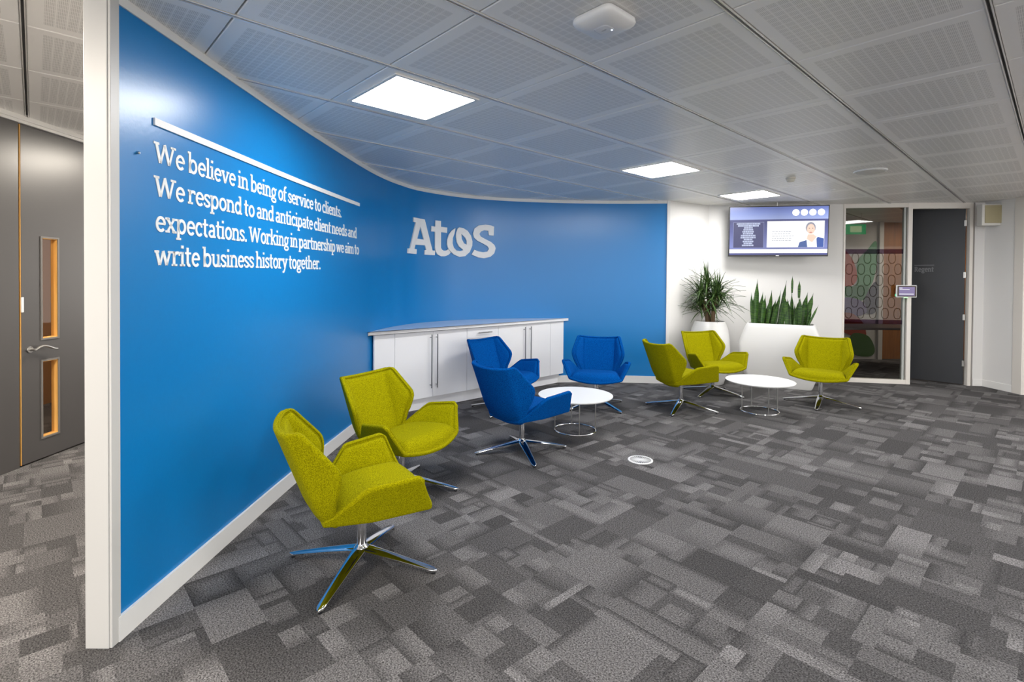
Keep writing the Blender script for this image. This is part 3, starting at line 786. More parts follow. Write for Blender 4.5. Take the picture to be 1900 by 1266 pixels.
def place_chair(src, first, x, y, heading, leg, label):
    o = src if first else copy_tree(src)
    o.location = (x, y, 0); o.rotation_euler = (0, 0, R(heading) - pi / 2)
    k = 0
    for ch in kids(o):
        if ch.name.split('.')[0] == 'leg':
            ch.rotation_euler = (0, 0, R(leg + 90 * k) - o.rotation_euler[2]); k += 1
    return tag(o, label, 'chair', 'swivel lounge chairs')
g0 = make_chair('swivel_chair', M_['green'])
b0 = make_chair('swivel_chair', M_['bluef'])
bpy.context.view_layer.update()
for k, a in enumerate([
    (-.785, 2.69, 27.5, -10.5, 'lime green swivel chair nearest the camera, seen from behind its side'),
    (-.787, 3.69, -29, -7, 'lime green swivel chair second from the camera, standing close to the blue wall'),
    (1.995, 6.02, 17.5, -31, 'lime green swivel chair seen from behind, left of the oval-looking round table'),
    (2.695, 6.86, -75, -45, 'lime green swivel chair in front of the round white plant pot'),
    (3.805, 6.29, -128, -37, 'lime green swivel chair in front of the glass screen, right of the table')]):
    place_chair(g0, k == 0, *a)
for k, a in enumerate([
    (.095, 4.49, 42.4, 14, 'royal blue swivel chair with its back to the camera, foreground of the blue three'),
    (-.085, 5.92, -41, -20, 'royal blue swivel chair in front of the white cabinets, half hidden by another'),
    (1.022, 6.12, -103, -57, 'royal blue swivel chair facing the camera across the round table')]):
    place_chair(b0, k == 0, *a)

# ------------------------------------------------------------------ coffee tables
def make_table():
    t = empty('coffee_table')
    m = MB(); m.lathe([(0, .342), (.355, .342), (.368, .350), (.372, .356), (.371, .360), (0, .3605)], 72); m.build('table_top', M_['table'], t, smooth=True, sharp=50)
    m = MB(); m.tube([(.206 * cos(2 * pi * i / 64), .206 * sin(2 * pi * i / 64), .007) for i in range(64)], .0068, 10, True); m.build('base_ring', M_['chrome'], t, smooth=True)
    for k in range(4):
        a = pi / 2 * k; m = MB(); m.tube([(.206 * cos(a), .206 * sin(a), .005), (.206 * cos(a), .206 * sin(a), .345)], .0058, 10); m.build('leg', M_['steel'], t, smooth=True)
    return t
t0 = make_table(); bpy.context.view_layer.update()
t1 = copy_tree(t0)
for o, x, y, a, lab in ((t0, .645, 5.14, 4, 'round white coffee table on chrome rods among the blue chairs'), (t1, 2.885, 5.94, 0, 'round white coffee table on chrome rods among the lime green chairs')):
    o.location = (x, y, 0); o.rotation_euler = (0, 0, R(a)); tag(o, lab, 'table', 'round coffee tables')
# ------------------------------------------------------------------ built-in cabinets under the curve
CL, CR_ = Vector((-1.51, 5.42)), Vector((.80, 7.55)); CDIR = (CR_ - CL).normalized(); CN = Vector((-CDIR.y, CDIR.x))   # CN points to the wall
def depth_to_wall(t):
    p = CL + CDIR * t
    for k in range(1, 400):
        q = p + CN * (k * .004)
        for i in range(len(WC) - 1):
            a, b = WC[i], WC[i + 1]
            if abs((q - a).dot((b - a).normalized()) - (b - a).length / 2) <= (b - a).length / 2 + 1e-6 and (q - a).dot(WN[i]) < .012: return max(0, (k - 1) * .004)
    return 1.6
def cab_poly(t0, t1, y0, cap=.42):
    """plan between two stations: front at y0 behind the door line, back at the wall or cap"""
    n = 6; front = [CL + CDIR * t0 + CN * y0, CL + CDIR * t1 + CN * y0]; back = []
    for k in range(n + 1):
        t = t1 + (t0 - t1) * k / n; back.append(CL + CDIR * t + CN * max(y0 + .004, min(cap, depth_to_wall(t) - .004)))
    return front + back
MC = lambda t, z=0: Matrix.Translation((CL.x + CDIR.x * t, CL.y + CDIR.y * t, z)) @ Matrix.Rotation(math.atan2(CDIR.y, CDIR.x), 4, 'Z')
def bar_handle(parent, t, z0, z1, horiz=None):
    mt = MC(t); m = MB(); y = -.036
    if horiz is None:
        m.tube([mt @ Vector((0, y, z0)), mt @ Vector((0, y, z1))], .0065, 10)
        for z in (z0 + .035, z1 - .035): m.tube([mt @ Vector((0, y, z)), mt @ Vector((0, .002, z))], .005, 8)
    else:
        m.tube([mt @ Vector((-horiz, y, z0)), mt @ Vector((horiz, y, z0))], .0065, 10)
        for x in (-horiz + .03, horiz - .03): m.tube([mt @ Vector((x, y, z0)), mt @ Vector((x, .002, z0))], .005, 8)
    return m.build('handle', M_['handle'], parent, smooth=True)
def door_front(parent, name, t0, t1, z0, z1):
    m = MB(); g = .002; mt = MC(0)
    m.box(t0 + g, t1 - g, 0, .018, z0 + g, z1 - g, mt); return m.build(name, M_['cab'], parent, bevel=.0015)
def unit(t0, t1, label):
    c = tag(empty('base_cabinet', (0, 0, 0)), label, 'cabinet', 'white base cabinets')
    m = MB(); m.prism(cab_poly(t0 + .0005, t1 - .0005, .019), .132, .908); m.build('body', M_['cab'], c)
    m = MB(); m.prism(cab_poly(t0 + .0005, t1 - .0005, .055), 0, .131); m.build('plinth', M_['cab'], c)
    return c
ZT = .905
c1 = unit(.06, 1.307, 'white base cabinet at the left end with two tall-handled doors')
door_front(c1, 'end_panel', .06, .309, .135, ZT)
for a, b, hx in ((.309, .809, .770), (.809, 1.306, .850)): bar_handle(door_front(c1, 'door', a, b, .135, ZT), hx, .245, .868)
c2 = unit(1.307, 1.817, 'white base cabinet in the middle with a drawer over a door')
bar_handle(door_front(c2, 'drawer', 1.308, 1.816, .772, ZT), 1.572, .84, 0, .11)
door_front(c2, 'door', 1.308, 1.816, .135, .772)
c3 = unit(1.817, 3.09, 'white base cabinet at the right end behind the blue chairs')
for a, b, hx in ((1.818, 2.325, 2.275), (2.325, 2.81, 2.385)): bar_handle(door_front(c3, 'door', a, b, .135, ZT), hx, .245, .868)
door_front(c3, 'end_panel', 2.81, 3.09, .135, ZT)
sL = next(s for s, p in zip(WS, WC) if (p - CL).dot(CDIR) > -.05 and p.y > 5.2)
pts = [CL - CDIR * .012 - CN * .024, CR_ + CDIR * .02 - CN * .024]
sR = max(s for s, p in zip(WS, WC) if (p - CL).dot(CDIR) < (CR_ - CL).length + .02)
bk = [wall_at(s, .004) for s in [sR] + [s for s in reversed(WS) if sL < s < sR] + [sL]]
m = MB(); m.prism([tuple(p) for p in pts + bk], .909, .946)
tag(m.build('worktop', M_['top'], bevel=.003), 'long white worktop with curved back edge on the base cabinets', 'worktop')

# ------------------------------------------------------------------ planters
pot = tag(empty('plant_pot', (2.915, 7.545, 0)), 'tall round white bulging plant pot in the corner', 'planter')
m = MB(); m.lathe([(0, 0), (.185, 0), (.20, .012), (.245, .16), (.272, .34), (.28, .5), (.272, .66), (.255, .80), (.215, .90), (.205, .918), (.196, .918), (.192, .90), (.205, .85), (0, .85)], 56)
m.build('pot', M_['planter'], pot, smooth=True, sharp=50)
m = MB(); m.lathe([(0, .86), (.2, .86), (.196, .893), (.1, .9), (0, .903)], 36); m.build('soil', M_['soil'], pot, smooth=True)

TA, TB = Vector((3.50, 7.615)), Vector((4.262, 7.19)); tdir = (TB - TA).normalized(); tm = (TA + TB) / 2
tro = tag(empty('trough_planter', (tm.x, tm.y, 0), math.atan2(tdir.y, tdir.x)), 'wide white trough planter with bulging ends below the screen', 'planter')
def trough():
    m = MB(); prof = [(0, .40, .17), (.015, .41, .175), (.2, .475, .19), (.42, .535, .20), (.6, .545, .20), (.74, .50, .195), (.85, .455, .185), (.893, .436, .18), (.9, .428, .174)]
    N = 12; o = 0
    def ring(z, a, b, r=.07):
        r = min(r, b - .01); out = []
        for cx, cy, a0 in ((a - r, b - r, 0), (-a + r, b - r, 90), (-a + r, -b + r, 180), (a - r, -b + r, 270)):
            for k in range(7): q = R(a0 + 15 * k); out.append((cx + r * cos(q), cy + r * sin(q), z))
        return out
    rings = [ring(*p) for p in prof] + [ring(.9, .412, .158, .05), ring(.86, .405, .15, .05)]
    q = len(rings[0]); m.v = [p for r_ in rings for p in r_]
    m.f = [(i * q + k, i * q + (k + 1) % q, (i + 1) * q + (k + 1) % q, (i + 1) * q + k) for i in range(len(rings) - 1) for k in range(q)]
    m.f += [tuple(range(q))[::-1], tuple((len(rings) - 1) * q + k for k in range(q))]; m.mi = [0] * len(m.f)
    m.build('trough', M_['planter'], tro, smooth=True, sharp=50)
    m = MB(); r0 = ring(.885, .41, .155, .05); r1 = ring(.861, .41, .155, .05)
    m.add(r1 + r0, [tuple(range(q))[::-1], tuple(q + k for k in range(q))] + [(k, (k + 1) % q, q + (k + 1) % q, q + k) for k in range(q)])
    m.build('soil', M_['soil'], tro)
trough()

def make_leaf_mat(name, c0, c1, band):
    m = material(name, rough=.42, spec=.4); p = m.node_tree.nodes['Principled BSDF']
    tc = nd(m, 'ShaderNodeTexCoord'); mp = nd(m, 'ShaderNodeMapping'); mp.inputs['Scale'].default_value = band
    ln(m, tc.outputs['Object'], mp.inputs['Vector'])
    n = nd(m, 'ShaderNodeTexNoise'); n.inputs['Scale'].default_value = 6; n.inputs['Detail'].default_value = 3; ln(m, mp.outputs[0], n.inputs['Vector'])
    r = nd(m, 'ShaderNodeValToRGB'); r.color_ramp.elements[0].position = .38; r.color_ramp.elements[1].position = .64
    r.color_ramp.elements[0].color = c0; r.color_ramp.elements[1].color = c1
    ln(m, n.outputs['Fac'], r.inputs[0]); ln(m, r.outputs[0], p.inputs['Base Color']); return m
snake_m = make_leaf_mat('snake_leaf', (.012, .045, .010, 1), (.058, .13, .018, 1), (2, 2, 12))
drac_m = make_leaf_mat('strap_leaf', (.022, .058, .014, 1), (.085, .15, .035, 1), (3, 3, 3))
bark_m = make_wood('bark', (.06, .038, .02, 1), (.17, .11, .06, 1), 14, .9)

def blade(m, base, tip, width, bend, face, n=12, tip_sharp=1.0, thick=.003):
    """tapering upright leaf, slightly channelled"""
    base, tip = Vector(base), Vector(tip); ax = tip - base; f = Vector(face).normalized(); side = ax.cross(f).normalized(); f = side.cross(ax).normalized()
    o = len(m.v)
    for i in range(n + 1):
        t = i / n; c = base + ax * t + f * bend * sin(pi * t) + side * bend * .5 * t * t
        wv = width * (.62 + .75 * t - .55 * t * t) * (1 - t ** 5) * min(1, (1 - t) * 3.2 + .02)
        for q in (-1, -.5, 0, .5, 1): m.v.append(tuple(c + side * wv * q * .5 + f * (.22 * wv * (q * q - .5))))
        for q in (1, .5, 0, -.5, -1): m.v.append(tuple(c + side * wv * q * .5 + f * (.22 * wv * (q * q - .5) - thick)))
    for i in range(n):
        for k in range(10): l = (k + 1) % 10; m.f.append((o + i * 10 + k, o + i * 10 + l, o + i * 10 + 10 + l, o + i * 10 + 10 + k)); m.mi.append(0)
    return m
sp = tag(empty('snake_plant', (tm.x, tm.y, .884), tro.rotation_euler[2]), 'row of upright snake plant leaves growing in the white trough', 'plant')
rnd = random.Random(3)
# base x, tip x (both -1..1 along the trough), height, width
SL = [(-.97, -1.0, .46, .05), (-.92, -.93, .40, .06), (-.86, -.80, .66, .075), (-.82, -.72, .34, .07), (-.75, -.85, .30, .06), (-.70, -.62, .47, .07), (-.62, -.52, .42, .075), (-.55, -.44, .31, .06),
      (-.47, -.38, .27, .05), (-.44, -.30, .50, .06), (-.36, -.16, .36, .07), (-.30, -.10, .30, .06), (-.24, -.02, .50, .04), (-.20, -.05, .40, .07), (-.08, .18, .64, .06), (-.02, .10, .42, .075), (.06, .26, .36, .06),
      (.22, .14, .45, .07), (.30, .24, .38, .075), (.38, .36, .47, .055), (.40, .44, .30, .05), (.48, .56, .32, .06), (.56, .62, .38, .075), (.62, .60, .42, .06), (.66, .88, .48, .07), (.74, .80, .36, .07), (.80, 1.05, .47, .075), (.92, 1.22, .30, .03), (.90, 1.0, .24, .05), (.60, .60, .34, .05)]
for bx, tx, hh, wd in SL:
    m = MB(); y0 = rnd.uniform(-.09, .09); a = rnd.uniform(-.6, .6)
    blade(m, (bx * .375, y0, 0), (tx * .385, y0 + rnd.uniform(-.04, .04), hh * 1.0), wd * 1.12, rnd.uniform(-.02, .02), (sin(a), -cos(a), 0))
    m.build('leaf', snake_m, sp, smooth=True, sharp=60)
for bx, zz, wd in ((.37, .47, .035), (.60, .40, .045)):                      # slim stalks with a spear tip
    m = MB(); m.tube([(bx * .375, .02, 0), (bx * .38, .02, zz)], .0035, 6); blade(m, (bx * .38, .02, zz - .01), (bx * .385, .02, zz + .24), wd, .003, (0, -1, 0)); m.build('leaf', snake_m, sp, smooth=True, sharp=60)

dp = tag(empty('dragon_tree', (2.915, 7.545, .902)), 'bushy dragon tree with thin arching leaves in the round white pot', 'plant')
heads = []
for k, (bx, by, tx, ty, hz) in enumerate([(-.045, -.02, -.13, -.02, .42), (.0, .02, -.03, .05, .55), (.04, -.02, .10, -.02, .46), (.025, -.03, .02, -.07, .33), (-.03, .02, -.12, .06, .30), (.05, .02, .14, .04, .36)]):
    m = MB(); path = [(bx + (tx - bx) * (t ** 1.6), by + (ty - by) * (t ** 1.6), hz * t - .01) for t in [i / 8 for i in range(9)]]
    m.tube(path, [.026 - .011 * (i / 8) for i in range(9)], 10); m.build('trunk', bark_m, dp, smooth=True); heads.append(Vector(path[-1]))
m = MB(); rnd = random.Random(11)
for hd in heads:
    for k in range(62):
        az = rnd.uniform(0, 2 * pi); el = rnd.uniform(-.25, 1.5); Lf = rnd.uniform(.26, .46); droop = rnd.uniform(.1, .5) * (1.25 - el / 1.6)
        d = Vector((cos(az) * cos(el), sin(az) * cos(el), sin(el))); st = hd + Vector((0, 0, rnd.uniform(-.16, .06)))
        side = d.cross(Vector((0, 0, 1))); side = side.normalized() if side.length > .05 else Vector((1, 0, 0)); o = len(m.v); n = 7
        for i in range(n + 1):
            t = i / n; p = st + d * Lf * t - Vector((0, 0, 1)) * droop * Lf * t * t; wv = .011 * (min(1, t * 5 + .4)) * (1 - t ** 2.2) + .0006
            c_ = p.y - .62 * p.x - .315; k9 = max(0, c_) * .725; p.x += k9 * .527; p.y -= k9 * .85; p.y = min(p.y, .36)
            for q in (-1, 0, 1): m.v.append(tuple(p + side * wv * q + Vector((0, 0, .004 * abs(q)))))
        for i in range(n):
            for q in (0, 1): m.f.append((o + i * 3 + q, o + i * 3 + q + 1, o + i * 3 + q + 4, o + i * 3 + q + 3)); m.mi.append(0)
m.build('foliage', drac_m, dp, smooth=True)

# ------------------------------------------------------------------ wall screen
def flat(m, x0, x1, z0, z1, y): return m.add([(x0, y, z0), (x1, y, z0), (x1, y, z1), (x0, y, z1)], [(0, 1, 2, 3)])
def emis(name, c, s=1.0): return material(name, (.01, .01, .01, 1), rough=.25, emit=c, es=s)
TVL, TVR = Vector((3.243, 7.70)), Vector((4.578, 7.43)); tvd = (TVR - TVL).normalized(); tvc = (TVL + TVR) / 2; TW, TH = (TVR - TVL).length, .742
tv = tag(empty('television', (tvc.x, tvc.y, 2.247), math.atan2(tvd.y, tvd.x)), 'wide flat screen hung from the ceiling showing a blue slide', 'television')
tv.rotation_euler = (R(3.0), 0, math.atan2(tvd.y, tvd.x))
m = MB(); m.box(-TW / 2, TW / 2, 0, .035, -TH / 2, TH / 2); m.box(-TW / 2 + .2, TW / 2 - .2, .035, .07, -TH / 2 + .1, TH / 2 - .12)
body = m.build('body', M_['black'], tv, bevel=.004)
X0, X1, Z0, Z1 = -TW / 2 + .014, TW / 2 - .014, -TH / 2 + .024, TH / 2 - .014
def gradient_screen():
    m = emis('screen_slide', (.2, .25, .55, 1), 1.0); p = m.node_tree.nodes['Principled BSDF']
    tc = nd(m, 'ShaderNodeTexCoord'); sx = nd(m, 'ShaderNodeSeparateXYZ'); ln(m, tc.outputs['Generated'], sx.inputs[0])
    r = nd(m, 'ShaderNodeValToRGB'); els = r.color_ramp.elements
    els[0].position = 0; els[0].color = srgb(70, 75, 140); els[1].position = 1; els[1].color = srgb(85, 100, 165)
    for ps, c in ((.05, srgb(55, 60, 120)), (.16, srgb(110, 120, 180)), (.5, srgb(70, 78, 140)), (.70, srgb(50, 56, 112)), (.735, srgb(60, 66, 125)), (.745, srgb(150, 165, 215)), (.87, srgb(120, 138, 200))):
        e_ = els.new(ps); e_.color = c
    ln(m, sx.outputs[2], r.inputs[0])
    s = math_node(m, 'ABSOLUTE', math_node(m, 'SUBTRACT', sx.outputs[0], .5)); k = math_node(m, 'MULTIPLY_ADD', s, .9); k.node.inputs[2].default_value = .8
    ln(m, r.outputs[0], p.inputs['Emission Color']); ln(m, k, p.inputs['Emission Strength']); return m
m = MB(); m.box(X0, X1, -.003, 0, Z0, Z1); scr = m.build('screen', gradient_screen(), tv)
W_, H_ = X1 - X0, Z1 - Z0
sx_ = lambda f: X0 + W_ * f
sz_ = lambda f: Z0 + H_ * f
white_e = emis('slide_white', (1, 1, 1, 1), 1.15); navy_e = emis('slide_navy', srgb(48, 52, 108), .9); pale_e = emis('slide_pale', srgb(195, 205, 235), .95)
grey_e = emis('slide_grey_text', srgb(180, 184, 192), .9); line_e = emis('slide_line', srgb(150, 158, 205), .8)
for k in range(4):
    m = MB(); cx, cz = sx_(.675 + k * .0845), sz_(.875); n = 36
    m.add([(cx + .0485 * cos(2 * pi * i / n), -.0045, cz + .0485 * sin(2 * pi * i / n)) for i in range(n)], [tuple(range(n))]); m.build('slide_circle', white_e, scr)
m = MB(); flat(m, sx_(.0), sx_(1.0), sz_(.035), sz_(.118), -.0045); m.build('slide_footer', white_e, scr)
m = MB(); flat(m, sx_(.036), sx_(.355), sz_(.15), sz_(.69), -.0042); m.build('slide_frame', line_e, scr)
m = MB(); flat(m, sx_(.040), sx_(.352), sz_(.152), sz_(.682), -.0047); npan = m.build('slide_panel', navy_e, scr)
m = MB(); r2 = random.Random(5); z = .668
for half, nl in ((.122, 1), (.108, 1), (.045, 1), (.05, 1), (.06, 1), (.055, 1), (.075, 1), (.078, 1), (.045, 1), (.055, 1), (.045, 1), (.062, 1)):
    x = .193 - half
    while x < .193 + half - .004:
        l = r2.uniform(.006, .012); flat(m, sx_(x), sx_(min(x + l, .193 + half)), sz_(z - .033), sz_(z), -.0052); x += l + .003
    z -= .041
m.build('slide_text', pale_e, scr)
m = MB(); flat(m, sx_(.388), sx_(.965), sz_(.155), sz_(.70), -.0047); wp_ = m.build('slide_picture', white_e, scr)
m = MB()
for k, wd in enumerate((.19, .17, .215, .19, .185)):
    x = .44; r2 = random.Random(k)
    while x < .44 + wd: l = r2.uniform(.012, .03); flat(m, sx_(x), sx_(x + l), sz_(.478 - k * .047), sz_(.493 - k * .047), -.0052); x += l + .006
m.build('slide_text', grey_e, scr)
def poly_part(name, pts, mt, d):
    m = MB(); m.add([(sx_(a), d, sz_(b)) for a, b in pts], [tuple(range(len(pts)))]); return m.build(name, mt, scr)
ell = lambda cx, cz, rx, rz, n=26, a0=0, a1=360: [(cx + rx * cos(R(a0 + (a1 - a0) * i / n)), cz + rz * sin(R(a0 + (a1 - a0) * i / n))) for i in range(n)]
skin_e = emis('slide_skin', srgb(240, 205, 185), 1.0); hair_e = emis('slide_hair', srgb(150, 150, 165), .9); blue_e = emis('slide_jacket', srgb(30, 80, 170), .9); jack_e = emis('slide_jacket_shade', srgb(60, 95, 165), .8)
poly_part('slide_hair', ell(.828, .56, .05, .115), hair_e, -.0050)
poly_part('slide_jacket', [(.705, .157), (.72, .26), (.79, .305), (.80, .157)], jack_e, -.0050)
poly_part('slide_jacket', [(.895, .157), (.888, .33), (.90, .37), (.962, .335), (.962, .157)], blue_e, -.0050)
poly_part('slide_neck', [(.79, .31), (.80, .42), (.86, .42), (.89, .37), (.865, .28), (.82, .24)], skin_e, -.0054)
poly_part('slide_shirt', [(.80, .157), (.79, .33), (.845, .25), (.885, .36), (.895, .157)], white_e, -.0057)
poly_part('slide_face', ell(.830, .53, .040, .105), skin_e, -.0058)
lip_e = emis('slide_lips', srgb(200, 110, 105), .9); eye_e = emis('slide_eyes', srgb(70, 60, 65), .8)
poly_part('slide_mouth', ell(.829, .462, .015, .010, 14), lip_e, -.0061)
for ex in (.814, .847): poly_part('slide_eye', ell(ex, .548, .006, .008, 12), eye_e, -.0061)
m = MB(); m.box(-.02, .02, -.0015, 0, -TH / 2 + .006, -TH / 2 + .016); m.build('badge', M_['plastic'], body)
m = MB(); m.tube([(0, .06, .2), (0, .06, .60)], .012, 12); m.box(-.16, .16, .04, .075, -.16, .22); mt_ = m.build('ceiling_mount', M_['steel'], tv)
mt_.data.transform(Matrix.Rotation(R(-3.0), 4, 'X'))

# ------------------------------------------------------------------ small fittings
gm = Matrix.Rotation(GRID_ROT, 4, 'Z')
def led_panel(x, y, lab):
    o = tag(empty('light_panel', (x, y, CEIL), GRID_ROT), lab, 'ceiling light', 'square ceiling light panels')
    m = MB(); a, b = .305, .283
    for (p, q, r_, s_) in ((-a, a, -a, -b), (-a, a, b, a), (-a, -b, -b, b), (b, a, -b, b)): m.box(p, q, r_, s_, -.011, -.001)
    m.build('frame', M_['trim'], o, bevel=.002)
    m = MB(); m.box(-b, b, -b, b, -.006, -.002); m.build('diffuser', M_['diffuser'], o); return o
k_ = 1.0195
LP = [(-.636, 3.27, 'square lit ceiling panel nearest the camera, beside the blue wall'), (1.525, 5.30, 'square lit ceiling panel between the other two, above the chairs'), (3.145, 6.82, 'square lit ceiling panel farthest away, above the television')]
for x, y, lab in LP: led_panel(x * k_, y * k_, lab)
# the same fittings continue out of view over the rest of the room
for x, y in ((1.45, 1.0), (3.60, 3.05), (5.7, 5.1), (3.55, -1.1), (5.65, .9), (7.8, 2.95), (.1, -1.2)):
    led_panel(x, y, 'square lit ceiling panel over the part of the room outside the photo')
def corridor_fill_panel(x, y):
    o = led_panel(x, y, 'added square fill panel, out of view, brightening the corridor left of the partition'); o.location.z = 2.77
    for ch in kids(o):
        if ch.name.startswith('diffuser'): ch.data.materials[0] = M_['fill_diffuser']
corridor_fill_panel(-2.75, .6); corridor_fill_panel(-2.85, 2.1); corridor_fill_panel(-2.75, 5.4)  # unseen warm panels added to brighten the corridor

ap = tag(empty('wireless_access_point', (.392 * k_, 2.243 * k_, CEIL - .006), GRID_ROT), 'white rounded square wireless access point on the ceiling', 'access point')
def rsq(a, r, z, n=8): return [(cx * (a - r) + r * cos(R(q0 + 90 * i / n)), cy * (a - r) + r * sin(R(q0 + 90 * i / n)), z) for cx, cy, q0 in ((1, 1, 0), (-1, 1, 90), (-1, -1, 180), (1, -1, 270)) for i in range(n + 1)]
def stack(name, rings, mat, parent):
    m = MB(); q = len(rings[0]); m.v = [p for r_ in rings for p in r_]
    m.f = [(i * q + k, i * q + (k + 1) % q, (i + 1) * q + (k + 1) % q, (i + 1) * q + k) for i in range(len(rings) - 1) for k in range(q)]
    m.f += [tuple(range(q))[::-1], tuple((len(rings) - 1) * q + k for k in range(q))]; m.mi = [0] * len(m.f)
    return m.build(name, mat, parent, smooth=True, sharp=50)
stack('housing', [rsq(.10, .035, .004), rsq(.108, .04, -.004), rsq(.11, .042, -.018), rsq(.107, .042, -.026), rsq(.098, .04, -.034), rsq(.07, .03, -.043), rsq(.043, .022, -.047)], M_['plastic'], ap)
rg = MB(); ring_ = rsq(.036, .018, -.0465); rg.tube(ring_, .0022, 6, True); rg.build('button_ring', material('pale_ring', (.7, .72, .76, 1), rough=.3), ap, smooth=True)
stack('button', [rsq(.034, .017, -.045), rsq(.033, .016, -.0488), rsq(.03, .014, -.0492)], M_['plastic'], ap)
m = MB()
for i, hh in enumerate((.003, .006, .009, .006, .003, .006, .009, .006, .003)): m.box(-.012 + i * .003 - .0007, -.012 + i * .003 + .0007, -hh / 2, hh / 2, -.0498, -.0491)
m.build('emblem', material('grey_print', (.35, .36, .38, 1), rough=.5), ap)
m = MB(); m.lathe([(0, -.0505), (.003, -.0502), (.004, -.049), (0, -.049)], 12, (.026, .022, 0)); m.build('status_light', emis('status_blue', (.35, .5, 1, 1), 14), ap)
m = MB(); m.tube([(.06, .104, -.008), (.062, .122, -.006), (.066, .132, .004)], .006, 8); m.build('cable', material('orange_cable', (.35, .07, .02, 1), rough=.6), ap, smooth=True)

m = MB(); m.lathe([(0, 0), (.05, 0), (.052, -.012), (.045, -.02), (.040, -.022), (.040, -.036), (.034, -.046), (.0, -.048)], 28)
o = m.build('smoke_detector', material('ivory_plastic', (.66, .62, .53, 1), rough=.5), smooth=True, sharp=40); o.location = (3.062 * k_, 5.67 * k_, CEIL)
tag(o, 'small ivory smoke detector on the ceiling tiles', 'smoke detector')
sd_ = tag(empty('ceiling_speaker', (3.672 * k_, 5.284 * k_, CEIL)), 'flat round white ceiling speaker right of the smoke detector', 'speaker')
m = MB(); m.lathe([(0, 0), (.15, 0), (.152, -.005), (.147, -.012), (.13, -.012), (.129, -.006), (0, -.006)], 48); m.build('rim', M_['plastic'], sd_, smooth=True, sharp=40)
m = MB(); m.lathe([(0, -.0055), (.128, -.0055), (.126, -.016), (.08, -.027), (0, -.031)], 40); m.build('grille', material('grey_grille', (.55, .54, .52, 1), rough=.5), sd_, smooth=True, sharp=40)
for x, y, lab in ((4.05, 6.5, 'tiny white sensor button on the ceiling near the television'),):
    m = MB(); m.lathe([(0, 0), (.026, 0), (.027, -.006), (.018, -.014), (0, -.016)], 20); o = m.build('ceiling_sensor', M_['plastic'], smooth=True); o.location = (x, y, CEIL); tag(o, lab, 'sensor')

fd = tag(empty('floor_diffuser', (1.09, 4.295, 0)), 'round pale slotted air vent set in the carpet', 'floor vent')
m = MB(); m.lathe([(.0, .0), (.103, .0), (.103, .004), (.098, .0065), (.088, .006), (.088, .001), (0, .001)], 56); m.build('rim', M_['plastic'], fd, smooth=True, sharp=40)
m = MB(); m.lathe([(0, .001), (.087, .001), (.087, .0022), (0, .0022)], 40); m.build('cavity', M_['black'], fd)
m = MB()
for i in range(30):
    a = 2 * pi * i / 30; mt = Matrix.Rotation(a, 4, 'Z'); m.box(.012, .09, -.0019, .0019, .002, .0042, mt)
m.lathe([(0, .002), (.02, .002), (.02, .0062), (0, .0064)], 24); m.build('fins', M_['plastic'], fd)

bx = tag(empty('wall_box', (6.80, 7.30, 2.47), R(-6)), 'square beige box with pale frame high on the wall beside the charcoal door', 'box')
m = MB(); m.box(-.155, .155, -.05, .05, -.15, .15); m.build('frame', material('bright_frame', (.72, .70, .66, 1), rough=.3), bx, bevel=.006)
m = MB(); m.box(-.122, .13, -.062, -.045, -.118, .135); m.build('cover', material('beige_cover', (.40, .35, .21, 1), rough=.45), bx, bevel=.006)

tb_ = Bw
tp = tag(empty('room_tablet', tuple(Bw @ Vector((.83, -.03, 1.375)))), 'small wall tablet in white case on the glass screen frame', 'tablet'); tp.rotation_euler = (0, 0, math.atan2(A3[1] - A2[1], A3[0] - A2[0]))
m = MB(); m.box(-.135, .135, -.012, .014, -.09, .09); m.box(-.10, .06, .014, .062, -.06, .06); cs = m.build('case', M_['plastic'], tp, bevel=.008)
m = MB(); m.box(-.122, .126, -.016, -.011, -.078, .080); m.build('bezel', material('dark_bezel', (.03, .015, .012, 1), rough=.25), tp, bevel=.003)
m = MB(); m.box(-.103, .103, -.0175, -.0155, -.062, .062); sc2 = m.build('screen', emis('tablet_violet', srgb(130, 115, 165), .75), tp)
m = MB()
for x0, x1, z0, z1 in ((-.10, -.058, .043, .053), (-.097, .035, .024, .030), (-.10, .09, -.046, -.034)): m.box(x0, x1, -.0185, -.0174, z0, z1)
m.build('screen_bar', emis('tablet_white', srgb(235, 235, 240), .95), sc2)
m = MB(); m.box(-.03, .02, -.014, .006, -.098, -.089); m.build('status_light', emis('tablet_green', (.45, 1, .42, 1), 1.6), tp, bevel=.003)
m = MB(); m.box(-.142, -.134, -.004, .012, -.075, -.04); m.build('side_light', emis('tablet_green_side', (.15, .8, .45, 1), .8), tp)

# things seen through the glass
mu = tag(empty('wall_mural', (6.6, 9.995, 0)), 'colourful leaf-shaped wall graphic seen through the glass screen', 'mural')
def petal(pts, c, k):
    m = MB(); n = 10; P_ = [Vector(p) for p in pts]; q = len(P_); out = []
    for i in range(q):
        a, b, c_, d = P_[i - 1], P_[i], P_[(i + 1) % q], P_[(i + 2) % q]
        for j in range(5):
            t = j / 5; out.append(.5 * (2 * b + (c_ - a) * t + (2 * a - 5 * b + 4 * c_ - d) * t * t + (3 * b - 3 * c_ + d - a) * t ** 3))
    m.add([(p.x - 6.6, -.001 - .0012 * k, p.y) for p in out], [tuple(range(len(out)))]); m.build('leaf_shape', material('mural_ink', c, rough=.6), mu)
petal([(6.30, 2.3), (6.45, 2.15), (6.62, 1.95), (6.72, 1.65), (6.65, 1.45), (6.35, 1.38), (6.2, 1.7)], srgb(205, 85, 50), 1)
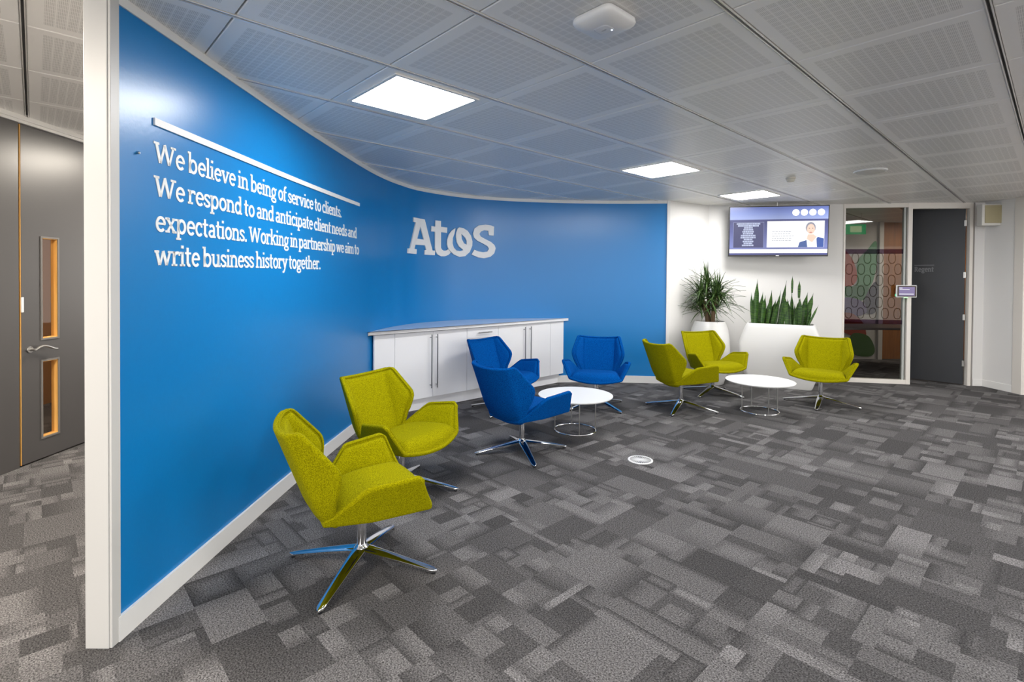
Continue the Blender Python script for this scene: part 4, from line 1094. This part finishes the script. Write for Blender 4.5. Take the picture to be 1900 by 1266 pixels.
petal([(7.08, 2.3), (6.9, 2.12), (6.72, 1.9), (6.72, 1.5), (6.62, 1.32), (6.85, 1.28), (7.02, 1.5), (7.1, 1.9)], srgb(95, 165, 115), 2)
petal([(6.35, 1.4), (6.6, 1.42), (6.9, 1.45), (6.95, 1.25), (6.75, 1.12), (6.5, 1.2)], srgb(60, 130, 75), 3)
petal([(7.1, 1.5), (6.95, 1.35), (6.85, 1.1), (6.9, .9), (7.1, .95)], srgb(55, 50, 75), 4)
petal([(6.3, 1.15), (6.6, 1.2), (6.85, 1.1), (6.9, .9), (6.6, .82), (6.35, .88)], srgb(110, 95, 150), 5)
petal([(6.3, .85), (6.6, .9), (6.85, .7), (6.9, .4), (6.65, .45), (6.35, .6)], srgb(165, 70, 45), 6)
petal([(6.65, .5), (6.95, .45), (7.08, .2), (7.0, .06), (6.7, .08), (6.55, .25)], srgb(70, 110, 50), 7)
es_ = tag(empty('exit_sign_reflection', (5.72, 8.75, 2.40), R(-8)), 'green exit sign reflection in the glass, modelled as a sign behind the screen', 'sign')  # reflection of a sign in the glass, built as a glowing object
m = MB(); m.box(-.27, .27, -.02, .02, -.085, .085); m.build('panel', emis('exit_green', (.0, .33, .09, 1), .55), es_, bevel=.004)
m = MB(); wv_ = emis('exit_pale', srgb(190, 215, 160), .5)
m.box(.02, .20, -.022, -.0205, -.05, .055); m.build('door_symbol', wv_, es_)
m = MB(); m.tube([(-.20, -.022, .0), (-.08, -.022, .0)], .008, 6); m.tube([(-.16, -.022, .035), (-.21, -.022, 0), (-.16, -.022, -.035)], .008, 6); m.build('arrow_symbol', wv_, es_)
m = MB()
for x in (-.2, .2): m.tube([(x, 0, .085), (x, 0, CEIL - 2.40)], .006, 6)
m.build('hanger', M_['steel'], es_)
mt2 = tag(empty('meeting_table', (6.3, 9.0, 0)), 'dark meeting table seen through the glass screen', 'table')
m = MB(); m.box(-.95, .95, -.4, .4, .70, .74); m.build('table_top', material('dark_top', (.07, .05, .05, 1), rough=.4), mt2, bevel=.004)
for x in (-.85, .85):
    for y in (-.33, .33):
        m = MB(); m.box(x - .025, x + .025, y - .025, y + .025, 0, .70); m.build('leg', M_['black'], mt2)
